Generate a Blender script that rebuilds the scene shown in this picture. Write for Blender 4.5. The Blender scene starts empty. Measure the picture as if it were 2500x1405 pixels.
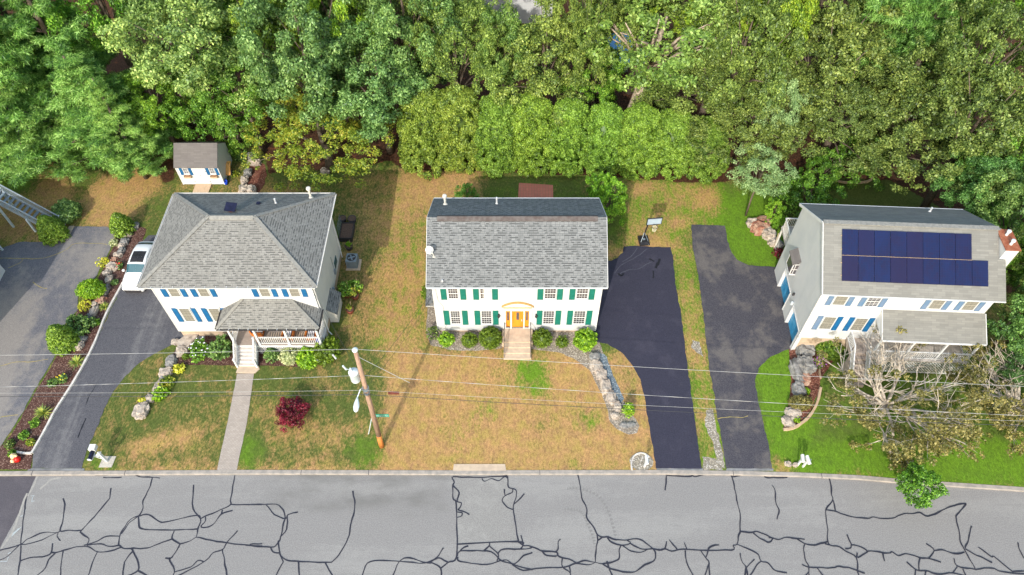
import bpy, bmesh, math, random
import numpy as np
from mathutils import Vector, Matrix, noise
R = math.radians
C = bpy.context.scene.collection
sc = bpy.context.scene
# ---------------------------------------------------------------- camera, sky, sun, exposure
CAMH = 46.0; PITCH = R(53); FPX = 1820.0
cd = bpy.data.cameras.new('camera'); cam = bpy.data.objects.new('camera', cd); C.objects.link(cam)
cam.location = (0, 0, CAMH); cam.rotation_euler = (math.pi/2 - PITCH, 0, 0)
cd.sensor_width = 36; cd.lens = FPX/2500*36; cd.clip_start = .5; cd.clip_end = 2000
sc.camera = cam
SUN = Vector((-.45, -1.40, 1.0)).normalized()
elev = math.asin(SUN.z); azi = math.atan2(SUN.x, SUN.y)
w = bpy.data.worlds.new("World"); sc.world = w; w.use_nodes = True
nt = w.node_tree; bg = nt.nodes['Background']
sky = nt.nodes.new('ShaderNodeTexSky'); sky.sky_type = 'NISHITA'; sky.sun_disc = False
sky.sun_elevation = elev; sky.sun_rotation = azi; sky.dust_density = 2; sky.air_density = 1.8
nt.links.new(sky.outputs[0], bg.inputs[0]); bg.inputs[1].default_value = .15
sl = bpy.data.lights.new('sun', 'SUN'); sl.energy = 2.0; sl.angle = R(.6); sl.color = (1, .955, .87)
so = bpy.data.objects.new('sun', sl); C.objects.link(so)
so.rotation_euler = SUN.to_track_quat('Z', 'Y').to_euler(); so.location = (-10, -30, 60)
vs = sc.view_settings; vs.view_transform = 'Standard'; vs.look = 'None'; vs.exposure = 1.08; vs.gamma = 1
# ---------------------------------------------------------------- camera maths: photo pixel -> point of the place at height z
sP, cP = math.sin(PITCH), math.cos(PITCH)
def G(px, py, z=0.0):
    u = (px-1250)/FPX; v = (702.5-py)/FPX
    t = (CAMH-z)/(sP-v*cP)
    return Vector((u*t, (cP+v*sP)*t, z))
def mpp(y, z=0): return (y*cP+(CAMH-z)*sP)/FPX      # metres per photo pixel
def K(ox, oy, s, pts): return [(ox+a/s, oy+b/s) for a, b in pts]
# ---------------------------------------------------------------- materials
MATS = {}
class NT:
    def __init__(s, name):
        s.m = bpy.data.materials.new(name); s.m.use_nodes = True; s.t = s.m.node_tree
        s.t.nodes.clear(); s.out = s.t.nodes.new('ShaderNodeOutputMaterial'); MATS[name] = s.m
    def n(s, typ, **kw):
        nd = s.t.nodes.new('ShaderNode'+typ)
        for k, v in kw.items():
            if k.startswith('_'): setattr(nd, k[1:], v); continue
            i = nd.inputs[int(k[1:])] if k[0] == 'i' and k[1:].isdigit() else nd.inputs[k.replace('_', ' ')]
            if hasattr(v, 'is_output') or isinstance(v, bpy.types.NodeSocket): s.t.links.new(v, i)
            else: i.default_value = v
        return nd
    def mix(s, f, a, b, bt='MIX'):
        nd = s.t.nodes.new('ShaderNodeMix'); nd.data_type = 'RGBA'; nd.blend_type = bt; nd.clamp_result = False
        for i, v in ((0, f), (6, a), (7, b)):
            if isinstance(v, bpy.types.NodeSocket): s.t.links.new(v, nd.inputs[i])
            else: nd.inputs[i].default_value = v if i == 0 else (tuple(v)+(1,))[:4]
        return nd.outputs[2]
    def math(s, op, a, b=0, clamp=False):
        nd = s.t.nodes.new('ShaderNodeMath'); nd.operation = op; nd.use_clamp = clamp
        for i, v in ((0, a), (1, b)):
            if isinstance(v, bpy.types.NodeSocket): s.t.links.new(v, nd.inputs[i])
            else: nd.inputs[i].default_value = v
        return nd.outputs[0]
    def ramp(s, f, lo, hi, a=0., b=1.):
        nd = s.n('MapRange', Value=f, From_Min=lo, From_Max=hi, To_Min=a, To_Max=b, _interpolation_type='SMOOTHSTEP')
        return nd.outputs[0]
    def co(s, kind='Object', scale=(1, 1, 1), rot=0):
        tc = s.n('TexCoord'); mp = s.n('Mapping', Vector=tc.outputs[kind], Scale=scale, Rotation=(0, 0, rot))
        return mp.outputs[0]
    def noise(s, v, sc_, det=3, rough=.55, dist=0):
        return s.n('TexNoise', Vector=v, Scale=sc_, Detail=det, Roughness=rough, Distortion=dist).outputs[0]
    def bsdf(s, col, rough=.7, spec=.3, metal=0, bump=None, bstr=.3, bdist=.02, **kw):
        p = s.n('BsdfPrincipled', Base_Color=col if isinstance(col, bpy.types.NodeSocket) else (tuple(col)+(1,))[:4], Roughness=rough, Metallic=metal, **kw)
        p.inputs['Specular IOR Level'].default_value = spec
        if bump is not None:
            b = s.n('Bump', Height=bump, Strength=bstr, Distance=bdist); s.t.links.new(b.outputs[0], p.inputs['Normal'])
        s.t.links.new(p.outputs[0], s.out.inputs[0]); return s.m
def flat(name, a, b=None, scale=6, rough=.6, spec=.3, metal=0, bump=0, kind='Object', det=4, coord=(1, 1, 1)):
    t = NT(name); v = t.co(kind, coord); n = t.noise(v, scale, det, .6)
    b = b or tuple(x*.82 for x in a)
    c = t.mix(t.ramp(n, .3, .7), a, b)
    return t.bsdf(c, rough, spec, metal, n if bump else None, bump)
def brick(name, c1, c2, mort, bw, rh, ms, rough=.85, var=.25, bump=.4, off=.5, kind='UV', bias=0, stain=.35):
    t = NT(name); v = t.co(kind)
    b = t.n('TexBrick', Vector=v, Color1=c1+(1,), Color2=c2+(1,), Mortar=mort+(1,), Scale=1, Mortar_Size=ms, Bias=bias, Brick_Width=bw, Row_Height=rh)
    b.offset = off
    n = t.noise(v, 1.1, 4); f = t.noise(v, 22, 3, .7)
    c = t.mix(t.ramp(n, .3, .75, 0, stain), b.outputs[0], tuple(x*.55 for x in c1))
    c = t.mix(var, c, t.mix(f, tuple(x*.5 for x in c1), tuple(min(1, x*1.6) for x in c1)))
    h = t.math('SUBTRACT', f, t.math('MULTIPLY', b.outputs[1], 2))
    return t.bsdf(c, rough, .2, 0, h, bump, .01)
def shingle(name, base, base2, dark):
    # laminated shingles: courses with tabs of different tone and a dark butt line
    t = NT(name); v = t.co('UV')
    b = t.n('TexBrick', Vector=v, Color1=base+(1,), Color2=base2+(1,), Mortar=dark+(1,), Scale=1, Mortar_Size=.011, Mortar_Smooth=.3, Bias=-.1, Brick_Width=.3, Row_Height=.16)
    b.offset = .37; b.offset_frequency = 3
    b2 = t.n('TexBrick', Vector=t.co('UV', (1, 1, 1)), Color1=(0, 0, 0, 1), Color2=(1, 1, 1, 1), Mortar=(0, 0, 0, 1), Scale=1, Mortar_Size=0, Bias=0, Brick_Width=.2, Row_Height=.16)
    b2.offset = .61; b2.offset_frequency = 2
    dsh = t.ramp(b2.outputs[0], .52, .6)
    sv = t.n('SeparateXYZ', Vector=v).outputs[1]
    fr = t.math('FRACT', t.math('DIVIDE', sv, .16))
    band = t.ramp(fr, .35, .6, 1, 0)
    c = t.mix(t.math('MULTIPLY', dsh, band), b.outputs[0], dark)
    n = t.noise(v, .5, 5, .65); f = t.noise(v, 30, 2, .8)
    c = t.mix(t.ramp(n, .35, .75, 0, .3), c, tuple(x*.62 for x in base))
    sk = t.noise(t.co('UV', (1.6, .16, 1)), 1.3, 4, .6); c = t.mix(t.ramp(sk, .42, .72, 0, .38), c, tuple(x*.6 for x in base))
    c = t.mix(.3, c, t.mix(f, tuple(x*.45 for x in base), tuple(x*1.5 for x in base)))
    return t.bsdf(c, .9, .15, 0, t.math('ADD', fr, f), .35, .012)
def soft_shingle(name, a, b, dark):
    t = NT(name); v = t.co('UV')
    bk = t.n('TexBrick', Vector=v, Color1=a+(1,), Color2=b+(1,), Mortar=dark+(1,), Scale=1, Mortar_Size=.006, Mortar_Smooth=.5, Bias=-.1, Brick_Width=.55, Row_Height=.15); bk.offset = .43; bk.offset_frequency = 3
    n = t.noise(v, .6, 5, .65); f = t.noise(v, 24, 2, .8); c = t.mix(t.ramp(n, .35, .75, 0, .35), bk.outputs[0], tuple(x*.72 for x in a))
    c = t.mix(.22, c, t.mix(f, tuple(x*.4 for x in a), tuple(x*1.6 for x in a))); return t.bsdf(c, .92, .12, 0, f, .3, .012)
def siding(name, a, b, pitch=.115):
    t = NT(name); v = t.co('Object'); z = t.n('SeparateXYZ', Vector=v).outputs[2]
    fr = t.math('FRACT', t.math('DIVIDE', z, pitch))
    ln = t.ramp(fr, .0, .25, .32, 0)
    n = t.noise(v, .8, 4)
    st = t.noise(t.co('Object', (2.5, 2.5, .22)), 1.2, 4, .65); c = t.mix(ln, t.mix(t.ramp(n, .3, .8), a, b), (.3, .31, .33)); c = t.mix(t.ramp(st, .5, .8, 0, .3), c, (.42, .42, .38))
    return t.bsdf(c, .5, .3, 0, fr, .25, .012)
def asphalt(name, dark, light, amt=.5, rot=0, stretch=(1, 1, 1), sc_=.35, rough=.85, blot=None):
    t = NT(name); v = t.co('Object', stretch, rot); o = t.co('Object')
    n = t.noise(v, sc_, 5, .62, .3); n2 = t.noise(o, 2.2, 4); f = t.noise(o, 16, 3, .8)
    fac = t.ramp(t.math('ADD', t.math('MULTIPLY', n, .8), t.math('MULTIPLY', n2, .2)), .62-amt*.3, .78-amt*.3)
    c = t.mix(fac, dark, light)
    if blot:
        vb = t.noise(o, 1.7, 2); c = t.mix(t.ramp(vb, .66, .72, 0, .8), c, blot)
    c = t.mix(.28, c, t.mix(t.ramp(f, .3, .7), tuple(x*.4 for x in dark), tuple(min(1, x*1.7) for x in light)))
    return t.bsdf(c, rough, .25, 0, f, .25, .008)
def road_blotch():
    # darkens one stretch of road by the kerb in soft noise blotches
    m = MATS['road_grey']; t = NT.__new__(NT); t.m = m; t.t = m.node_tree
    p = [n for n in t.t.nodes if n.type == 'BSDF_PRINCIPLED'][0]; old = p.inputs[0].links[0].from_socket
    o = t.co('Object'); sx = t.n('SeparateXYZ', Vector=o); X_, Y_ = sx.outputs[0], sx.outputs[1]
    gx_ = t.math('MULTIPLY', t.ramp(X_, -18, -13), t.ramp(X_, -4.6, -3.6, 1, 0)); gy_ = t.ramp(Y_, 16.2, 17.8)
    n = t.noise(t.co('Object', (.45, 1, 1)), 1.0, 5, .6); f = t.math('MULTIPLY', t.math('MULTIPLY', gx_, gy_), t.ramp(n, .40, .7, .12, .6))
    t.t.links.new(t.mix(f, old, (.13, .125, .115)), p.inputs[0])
def gravel(name, a, b, c_, scale=14):
    t = NT(name); o = t.co('Object')
    vo = t.n('TexVoronoi', Vector=o, Scale=scale, Randomness=1); h = t.n('SeparateColor', Color=vo.outputs[1])
    c = t.mix(h.outputs[0], a, b); c = t.mix(t.ramp(h.outputs[1], .7, .8), c, c_)
    c = t.mix(t.ramp(vo.outputs[0], .25, .65, 0, .75), c, tuple(x*.3 for x in a))
    n = t.noise(o, 1.2, 4); c = t.mix(t.ramp(n, .45, .75, 0, .4), c, tuple(x*.5 for x in b))
    return t.bsdf(c, .9, .2, 0, vo.outputs[0], -.6, .03)
def leafmat(name, a, b, c_, trans=.25, rough=.55):
    t = NT(name); at = t.n('Attribute', _attribute_name='tone').outputs[2]
    oi = t.n('ObjectInfo')
    cr = t.n('ValToRGB', Fac=at); e = cr.color_ramp.elements
    e[0].position = .08; e[0].color = a+(1,); e[1].position = .94; e[1].color = c_+(1,)
    m = e.new(.55); m.color = b+(1,)
    col = t.mix(1, cr.outputs[0], oi.outputs[1], 'MULTIPLY')
    d = t.n('BsdfDiffuse', Color=col); tr = t.n('BsdfTranslucent', Color=t.mix(1, col, (1.15, 1.2, .6), 'MULTIPLY'))
    gl = t.n('BsdfGlossy', Color=(.9, 1, .9, 1), Roughness=.5)
    m1 = t.n('MixShader', Fac=trans, i1=d.outputs[0], i2=tr.outputs[0]); m2 = t.n('MixShader', Fac=.035, i1=m1.outputs[0], i2=gl.outputs[0])
    t.t.links.new(m2.outputs[0], t.out.inputs[0]); return t.m
# leaves
leafmat('leaf_oak', (.045, .10, .028), (.15, .27, .06), (.36, .51, .15))
leafmat('leaf_maple', (.04, .11, .012), (.16, .33, .028), (.38, .58, .07))
leafmat('leaf_olive', (.04, .075, .018), (.15, .22, .042), (.36, .45, .11))
leafmat('leaf_pine', (.06, .15, .03), (.22, .42, .065), (.48, .70, .19))
leafmat('leaf_cedar', (.055, .11, .012), (.20, .33, .028), (.40, .55, .075), .12)
leafmat('leaf_yellow', (.08, .14, .015), (.27, .36, .03), (.58, .50, .06))
leafmat('leaf_light', (.08, .15, .03), (.22, .36, .06), (.42, .55, .14))
leafmat('leaf_box', (.05, .09, .004), (.115, .18, .008), (.22, .32, .02), .12)
leafmat('leaf_lime', (.08, .18, .006), (.22, .42, .012), (.50, .68, .05), .25)
leafmat('leaf_red', (.05, .003, .01), (.19, .006, .03), (.34, .02, .05), .25)
leafmat('leaf_dry', (.09, .085, .02), (.22, .20, .055), (.40, .33, .11), .2)
leafmat('leaf_pale', (.25, .30, .12), (.52, .56, .28), (.80, .78, .5), .2)
leafmat('leaf_gold', (.35, .38, .02), (.62, .62, .05), (.85, .75, .12), .2)
flat('flower_white', (.8, .8, .85)); flat('flower_red', (.7, .05, .02)); flat('flower_purple', (.45, .12, .5)); flat('flower_yellow', (.85, .6, .03))
flat('bark', (.09, .07, .055), (.16, .125, .095), 8, .9, .1, bump=.5)
flat('bark_pale', (.46, .38, .30), (.25, .19, .14), 5, .9, .1, bump=.4)
flat('bark_grey', (.60, .53, .44), (.36, .30, .24), 4, .9, .1, bump=.3)
leafmat('leaf_palepine', (.12, .22, .08), (.30, .45, .17), (.52, .68, .32))
# building materials
siding('siding_white', (.585, .585, .58), (.51, .52, .53)); siding('siding_shed', (.68, .67, .66), (.60, .60, .60), .2)
flat('white_paint', (.64, .64, .63), (.56, .56, .57), 2, .45); flat('trim_white', (.64, .62, .58), (.55, .53, .50), 3, .5)
shingle('shingle_grey', (.215, .21, .195), (.27, .265, .25), (.05, .05, .052))
shingle('shingle_slate', (.18, .185, .185), (.26, .265, .265), (.028, .03, .033))
soft_shingle('shingle_light', (.185, .18, .165), (.25, .243, .22), (.12, .118, .11))
soft_shingle('shingle_brown', (.145, .13, .125), (.18, .165, .155), (.10, .085, .08))
flat('hip_cap', (.27, .26, .235), (.20, .195, .18), 6, .9, .15); flat('ridge_brown', (.085, .065, .06), (.13, .115, .11), 3, .85, .2)
flat('foundation', (.50, .38, .27), (.40, .31, .23), 3, .9, .2, bump=.2)
flat('concrete', (.52, .41, .30), (.42, .33, .25), 2.5, .9, .2, bump=.2)
flat('shutter_green', (.006, .12, .09), (.01, .15, .11), 3, .5); flat('shutter_blue', (.006, .085, .22), (.01, .11, .26), 3, .5)
flat('shutter_pale', (.15, .20, .29), (.09, .17, .28), 1.2, .5); flat('garage_blue', (.02, .20, .40), (.07, .30, .50), 1.5, .45)
flat('door_orange', (.75, .26, .02), (.60, .19, .012), 3, .4, coord=(1, 1, .2)); flat('wood_gold', (.50, .30, .10), (.40, .24, .09), 5, .5)
flat('glass_dark', (.045, .05, .065), (.10, .08, .08), 2.5, .08, .8); flat('blind', (.215, .205, .175), (.165, .155, .13), 3, .6, coord=(1, 1, 9))
flat('blind_white', (.62, .60, .55), (.5, .48, .44), 3, .6, coord=(1, 1, 12))
flat('dark_metal', (.03, .028, .03), (.05, .045, .05), 5, .45); flat('metal_grey', (.24, .29, .33), (.19, .23, .27), 3, .4, .5, .3)
flat('stair_grey', (.33, .37, .40), (.26, .30, .33), 3, .6); flat('metal_pale', (.62, .68, .70), (.50, .57, .60), 3, .4, .5); flat('muntin_tan', (.33, .31, .26), (.28, .26, .22)); flat('rust', (.24, .065, .03), (.34, .13, .07), 4, .8, bump=.3)
flat('pipe_cream', (.66, .63, .56), (.5, .47, .42), 5, .5); flat('navy', (.007, .008, .022), (.014, .015, .04), 4, .3)
flat('deck_boards', (.36, .30, .26), (.26, .22, .19), 5, .8, coord=(1, 9, 1)); flat('tread', (.52, .47, .42), (.42, .38, .35), 5, .7)
flat('wood_pole', (.42, .27, .19), (.24, .16, .12), 5, .9, .1, bump=.4, coord=(4, 4, .4)); flat('wood_orange', (.60, .22, .05), (.42, .15, .04), 5, .8, coord=(4, 4, .5))
flat('wood_tan', (.50, .36, .24), (.40, .29, .19), 4, .8, coord=(6, 1, 1)); flat('wood_yellow', (.70, .38, .12), (.60, .30, .09), 4, .7)
flat('wicker', (.55, .17, .03), (.35, .1, .02), 30, .7); flat('terracotta', (.12, .03, .02), (.2, .05, .03), 5, .5)
flat('plastic_blue', (.01, .05, .45), (.02, .08, .6), 3, .3); flat('plastic_black', (.015, .015, .018), (.03, .028, .03), 4, .4)
flat('rubber', (.012, .012, .012), (.02, .02, .02), 5, .8); flat('red_paint', (.65, .012, .006), (.5, .01, .01), 3, .4); flat('cream_paint', (.85, .62, .33), (.75, .5, .28), 3, .5)
flat('car_paint', (.80, .81, .82), (.76, .77, .79), .5, .18, .6); flat('car_glass', (.03, .09, .11), (.05, .12, .14), .8, .05, .9)
flat('rock', (.48, .41, .34), (.22, .18, .15), 2.8, .9, .15, bump=.7, det=7); flat('rock_grey', (.29, .28, .265), (.11, .105, .10), 2.4, .9, .15, bump=.8, det=8)
flat('rock_red', (.24, .09, .06), (.42, .30, .22), 1.8, .9, .15, bump=.7, det=8)
flat('sign_green', (.01, .27, .18), (.015, .31, .21), 4, .4); flat('wire_black', (.05, .05, .055)); flat('wire_pale', (.46, .45, .43), (.32, .32, .32), 1.5, .6)
flat('scuff', (.075, .075, .095), (.05, .05, .07), 9, .9); flat('tyre_mark', (.165, .16, .155), (.21, .20, .19), 30, .9); flat('oil', (.014, .014, .020)); flat('pool_blue', (.015, .15, .33), (.02, .2, .4), 1, .2, .6); flat('board', (.36, .44, .52), (.30, .37, .44), 2, .2, .6); flat('net', (.7, .65, .5)); flat('blue_paint', (.02, .12, .35))
flat('terrazzo', (.50, .46, .40), (.35, .32, .28), 12, .9)
flat('bedding_soil', (.10, .055, .035), (.20, .12, .07), 12, .95, .1, bump=.6, det=6)
flat('planter_soil', (.16, .10, .07), (.07, .04, .03), 14, .95, bump=.6)
def rug():
    t = NT('rug'); v = t.n('SeparateXYZ', Vector=t.co('Object')).outputs[0]
    f = t.math('FRACT', t.math('MULTIPLY', v, 6)); c = t.mix(t.ramp(f, .45, .55), (.42, .34, .27), (.14, .12, .11)); return t.bsdf(c, .9)
rug()
def stripes():
    t = NT('stripe_fabric'); v = t.n('SeparateXYZ', Vector=t.co('Object')).outputs[0]
    f = t.math('FRACT', t.math('MULTIPLY', v, 8)); c = t.mix(t.ramp(f, .45, .55), (.8, .8, .8), (.03, .05, .12)); return t.bsdf(c, .9)
stripes()
def solar():
    t = NT('solar_cell'); v = t.co('UV')
    b = t.n('TexBrick', Vector=v, Color1=(.004, .008, .045, 1), Color2=(.009, .006, .035, 1), Mortar=(.014, .02, .07, 1), Scale=1, Mortar_Size=.004, Brick_Width=.16, Row_Height=.16); b.offset = 0
    n = t.noise(t.co('Object', (1, .3, 1)), .9, 2); c = t.mix(t.ramp(n, .3, .7, 0, .6), b.outputs[0], (.005, .013, .07)); c = t.mix(t.ramp(t.n('ObjectInfo').outputs[5], .5, .9, 0, .7), c, (.012, .007, .035)); return t.bsdf(c, .22, .5)
solar()
brick('pavers', (.42, .36, .31), (.33, .28, .245), (.20, .17, .14), .2, .1, .008, var=.2)
brick('brick_patio', (.55, .19, .13), (.45, .15, .11), (.16, .16, .09), .24, .36, .012, var=.25, off=0)
asphalt('asphalt_new', (.029, .029, .047), (.044, .042, .062), .4, sc_=.5)
asphalt('asphalt_stripe', (.062, .062, .075), (.15, .145, .15), .5, R(-24), (1.1, .07, 1), .42)
asphalt('asphalt_old', (.085, .09, .115), (.22, .20, .185), .62, R(25), (1, .5, 1), .28)
asphalt('asphalt_worn', (.038, .038, .054), (.12, .108, .103), .5, 0, (1, .8, 1), .42)
asphalt('road_grey', (.205, .195, .19), (.25, .24, .23), .5, 0, (.12, 1, 1), .5)
road_blotch()
asphalt('road_dark', (.075, .068, .078), (.10, .09, .10), .5)
asphalt('road_patch', (.215, .205, .195), (.265, .255, .24), .5)
flat('kerb_stone', (.36, .315, .275), (.24, .22, .20), 2.5, .9, .2, bump=.3, det=6)
flat('kerb_white', (.62, .58, .53), (.45, .42, .40), 4, .9, bump=.3)
flat('crack_seal', (.018, .019, .030), (.03, .03, .042), 4, .6); flat('chalk', (.42, .48, .50), (.30, .32, .32), 9, .9); flat('chalk_tan', (.33, .31, .28), (.26, .25, .235), 7, .9)
flat('weed_crack', (.38, .27, .12), (.20, .20, .06), 9, .9)
flat('stain_dark', (.13, .13, .13), (.24, .24, .24), 1.3, .9)
gravel('gravel_tan', (.43, .36, .28), (.27, .225, .18), (.58, .51, .43)); gravel('gravel_blue', (.26, .32, .36), (.15, .19, .22), (.40, .45, .48), 11)
gravel('mulch_dark', (.085, .035, .028), (.16, .085, .065), (.30, .19, .15), 16); gravel('mulch_red', (.24, .085, .055), (.15, .055, .04), (.42, .22, .15), 16)
gravel('gravel_pale', (.46, .40, .32), (.28, .25, .19), (.60, .56, .50), 12)
def ground_mat():
    t = NT('lawn'); o = t.co('Object'); A = lambda k: t.n('Attribute', _attribute_name=k).outputs[2]
    dry, lush, dirt, mow = A('dry'), A('lush'), A('dirt'), A('mow')
    n1 = t.noise(o, .32, 5, .6); n2 = t.noise(t.co('Object', (1, .5, 1), R(-18)), 2.3, 6, .72); n3 = t.noise(t.co('Object', (1, .6, 1), R(14)), 7, 5, .8); n4 = t.noise(o, 1.1, 4, .6)
    n5 = t.noise(o, 24, 2, .8)
    s = t.math('ADD', t.math('MULTIPLY', n1, .6), t.math('MULTIPLY', n2, .9)); s = t.math('ADD', s, t.math('MULTIPLY', n3, .8))
    d = t.math('ADD', t.math('SUBTRACT', s, 1.15), dry); d = t.math('ADD', d, t.math('MULTIPLY', mow, .045)); d = t.ramp(d, .3, .72)
    l = t.ramp(t.math('ADD', lush, t.math('MULTIPLY', t.math('SUBTRACT', n4, .5), 1.0)), .15, .85)
    gr = t.mix(l, (.095, .12, .03), (.13, .245, .018))
    gr = t.mix(t.ramp(n2, .35, .7, 0, .5), gr, (.06, .10, .018))
    tn = t.mix(t.ramp(n4, .3, .7), (.47, .265, .115), (.38, .27, .08)); tn = t.mix(t.ramp(n2, .42, .68, 0, .7), tn, (.27, .155, .08))
    c = t.mix(d, gr, tn)
    c = t.mix(.38, c, t.mix(t.ramp(n3, .25, .75), (0, 0, 0), (1.9, 1.9, 1.9)), 'MULTIPLY')
    c = t.mix(.5, c, t.mix(t.ramp(n5, .25, .75), (.2, .2, .2), (1.8, 1.8, 1.8)), 'MULTIPLY')
    so_ = t.mix(t.ramp(n3, .35, .65), (.03, .016, .01), (.10, .045, .025)); so_ = t.mix(t.ramp(n4, .58, .72), so_, (.20, .07, .03))
    c = t.mix(t.ramp(t.math('ADD', dirt, t.math('MULTIPLY', t.math('SUBTRACT', n2, .5), .7)), .35, .6), c, so_)
    return t.bsdf(c, .95, .1, 0, t.math('ADD', n3, n5), .7, .06)
ground_mat()
# ---------------------------------------------------------------- mesh helpers
class MB:
    def __init__(s): s.v = []; s.f = []; s.mi = []; s.mat = 0
    def q(s, *p):
        b = len(s.v); s.v += [tuple(x) for x in p]; s.f.append(tuple(range(b, b+len(p)))); s.mi.append(s.mat); return s
    def box(s, x0, x1, y0, y1, z0, z1):
        b = len(s.v); s.v += [(x, y, z) for z in (z0, z1) for x, y in ((x0, y0), (x1, y0), (x1, y1), (x0, y1))]
        for f in ((0, 3, 2, 1), (4, 5, 6, 7), (0, 1, 5, 4), (1, 2, 6, 5), (2, 3, 7, 6), (3, 0, 4, 7)):
            s.f.append(tuple(b+i for i in f)); s.mi.append(s.mat)
        return s
    def bar(s, a, b, w, h=None, up=(0, 0, 1)):
        a, b = Vector(a), Vector(b); h = h or w; d = (b-a).normalized(); u = Vector(up)
        if abs(d.dot(u)) > .98: u = Vector((0, 1, 0))
        x = d.cross(u).normalized()*w/2; z = x.cross(d).normalized()*h/2; n = len(s.v)
        for p in (a, b): s.v += [tuple(p+i*x+j*z) for i, j in ((-1, -1), (1, -1), (1, 1), (-1, 1))]
        for f in ((0, 1, 2, 3), (7, 6, 5, 4), (0, 4, 5, 1), (1, 5, 6, 2), (2, 6, 7, 3), (3, 7, 4, 0)):
            s.f.append(tuple(n+i for i in f)); s.mi.append(s.mat)
        return s
    def tube(s, pts, rad, n=8, cap=True):
        pts = [Vector(p) for p in pts]; rad = rad if hasattr(rad, '__len__') else [rad]*len(pts); b = len(s.v); px = None
        for i, p in enumerate(pts):
            d = (pts[min(i+1, len(pts)-1)]-pts[max(i-1, 0)]).normalized()
            if px is None or abs(d.dot(px)) > .95: px = d.orthogonal().normalized()
            x = (px-d*px.dot(d)).normalized(); px = x; y = d.cross(x)
            s.v += [tuple(p+(x*math.cos(2*math.pi*k/n)+y*math.sin(2*math.pi*k/n))*rad[i]) for k in range(n)]
        for i in range(len(pts)-1):
            for k in range(n):
                s.f.append((b+i*n+k, b+i*n+(k+1) % n, b+(i+1)*n+(k+1) % n, b+(i+1)*n+k)); s.mi.append(s.mat)
        if cap:
            s.f.append(tuple(b+k for k in reversed(range(n)))); s.mi.append(s.mat)
            s.f.append(tuple(b+(len(pts)-1)*n+k for k in range(n))); s.mi.append(s.mat)
        return s
    def cyl(s, x, y, z0, z1, r, r2=None, n=16): return s.tube([(x, y, z0), (x, y, z1)], [r, r if r2 is None else r2], n)
    def lathe(s, c, prof, n=16):
        b = len(s.v)
        for r, z in prof: s.v += [(c[0]+r*math.cos(2*math.pi*k/n), c[1]+r*math.sin(2*math.pi*k/n), c[2]+z) for k in range(n)]
        for i in range(len(prof)-1):
            for k in range(n): s.f.append((b+i*n+k, b+i*n+(k+1) % n, b+(i+1)*n+(k+1) % n, b+(i+1)*n+k)); s.mi.append(s.mat)
        return s
    def slab(s, pts, z0, z1):
        n = len(pts); b = len(s.v)
        a = sum(pts[i][0]*pts[(i+1) % n][1]-pts[(i+1) % n][0]*pts[i][1] for i in range(n))
        if a < 0: pts = pts[::-1]
        s.v += [(p[0], p[1], z1) for p in pts]+[(p[0], p[1], z0) for p in pts]
        s.f.append(tuple(range(b, b+n))); s.mi.append(s.mat)
        for i in range(n): j = (i+1) % n; s.f.append((b+n+i, b+n+j, b+j, b+i)); s.mi.append(s.mat)
        return s
    def loft(s, rings, cap=True):
        n = len(rings[0]); b = len(s.v)
        for r in rings: s.v += [tuple(p) for p in r]
        for i in range(len(rings)-1):
            for k in range(n): s.f.append((b+i*n+k, b+i*n+(k+1) % n, b+(i+1)*n+(k+1) % n, b+(i+1)*n+k)); s.mi.append(s.mat)
        if cap:
            s.f.append(tuple(b+k for k in reversed(range(n)))); s.mi.append(s.mat); s.f.append(tuple(b+(len(rings)-1)*n+k for k in range(n))); s.mi.append(s.mat)
        return s
    def build(s, name, mats, parent=None, smooth=False, fixn=True):
        me = bpy.data.meshes.new(name); me.from_pydata(s.v, [], s.f)
        for m in ([mats] if isinstance(mats, str) else mats): me.materials.append(MATS[m])
        me.polygons.foreach_set('material_index', s.mi); me.update()
        if fixn:
            bm = bmesh.new(); bm.from_mesh(me); bmesh.ops.recalc_face_normals(bm, faces=bm.faces); bm.to_mesh(me); bm.free()
        uv = me.uv_layers.new(name='UVMap').data
        for p in me.polygons:
            n = p.normal
            if abs(n.z) > .985: X = Vector((1, 0, 0)); Y = Vector((0, 1, 0))
            else: X = Vector((0, 0, 1)).cross(n).normalized(); Y = n.cross(X)
            for li in p.loop_indices:
                co = me.vertices[me.loops[li].vertex_index].co; uv[li].uv = (co.dot(X), co.dot(Y))
        if smooth: me.polygons.foreach_set('use_smooth', [True]*len(me.polygons))
        o = bpy.data.objects.new(name, me); C.objects.link(o)
        if parent: o.parent = parent
        return o
def tag(o, label, cat, group=None):
    o['label'] = label; o['category'] = cat
    if group: o['group'] = group
    return o
def struct(o, kind='structure', label=None, cat=None):
    o['kind'] = kind
    if label: o['label'] = label
    if cat: o['category'] = cat
    return o
def thing(name, label, cat, loc=(0, 0, 0), rz=0, group=None):
    o = bpy.data.objects.new(name, None); C.objects.link(o); o.location = loc; o.rotation_euler = (0, 0, rz); o.empty_display_size = .3
    return tag(o, label, cat, group)
def dup(root, loc=None, rz=None, scale=None, label=None, group=None, cat=None):
    kids = {}
    for o in bpy.data.objects:
        if o.parent: kids.setdefault(o.parent.name, []).append(o)
    def cp(o, par):
        c = o.copy(); C.objects.link(c); c.parent = par
        for k in kids.get(o.name, []): cp(k, c)
        return c
    r = cp(root, None)
    if loc is not None: r.location = loc
    if rz is not None: r.rotation_euler = (0, 0, rz)
    if scale is not None: r.scale = scale
    if label: r['label'] = label
    if group: r['group'] = group
    if cat: r['category'] = cat
    return r
def poly(px, z=0): return [tuple(G(a, b, z)[:2]) for a, b in px]
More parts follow.
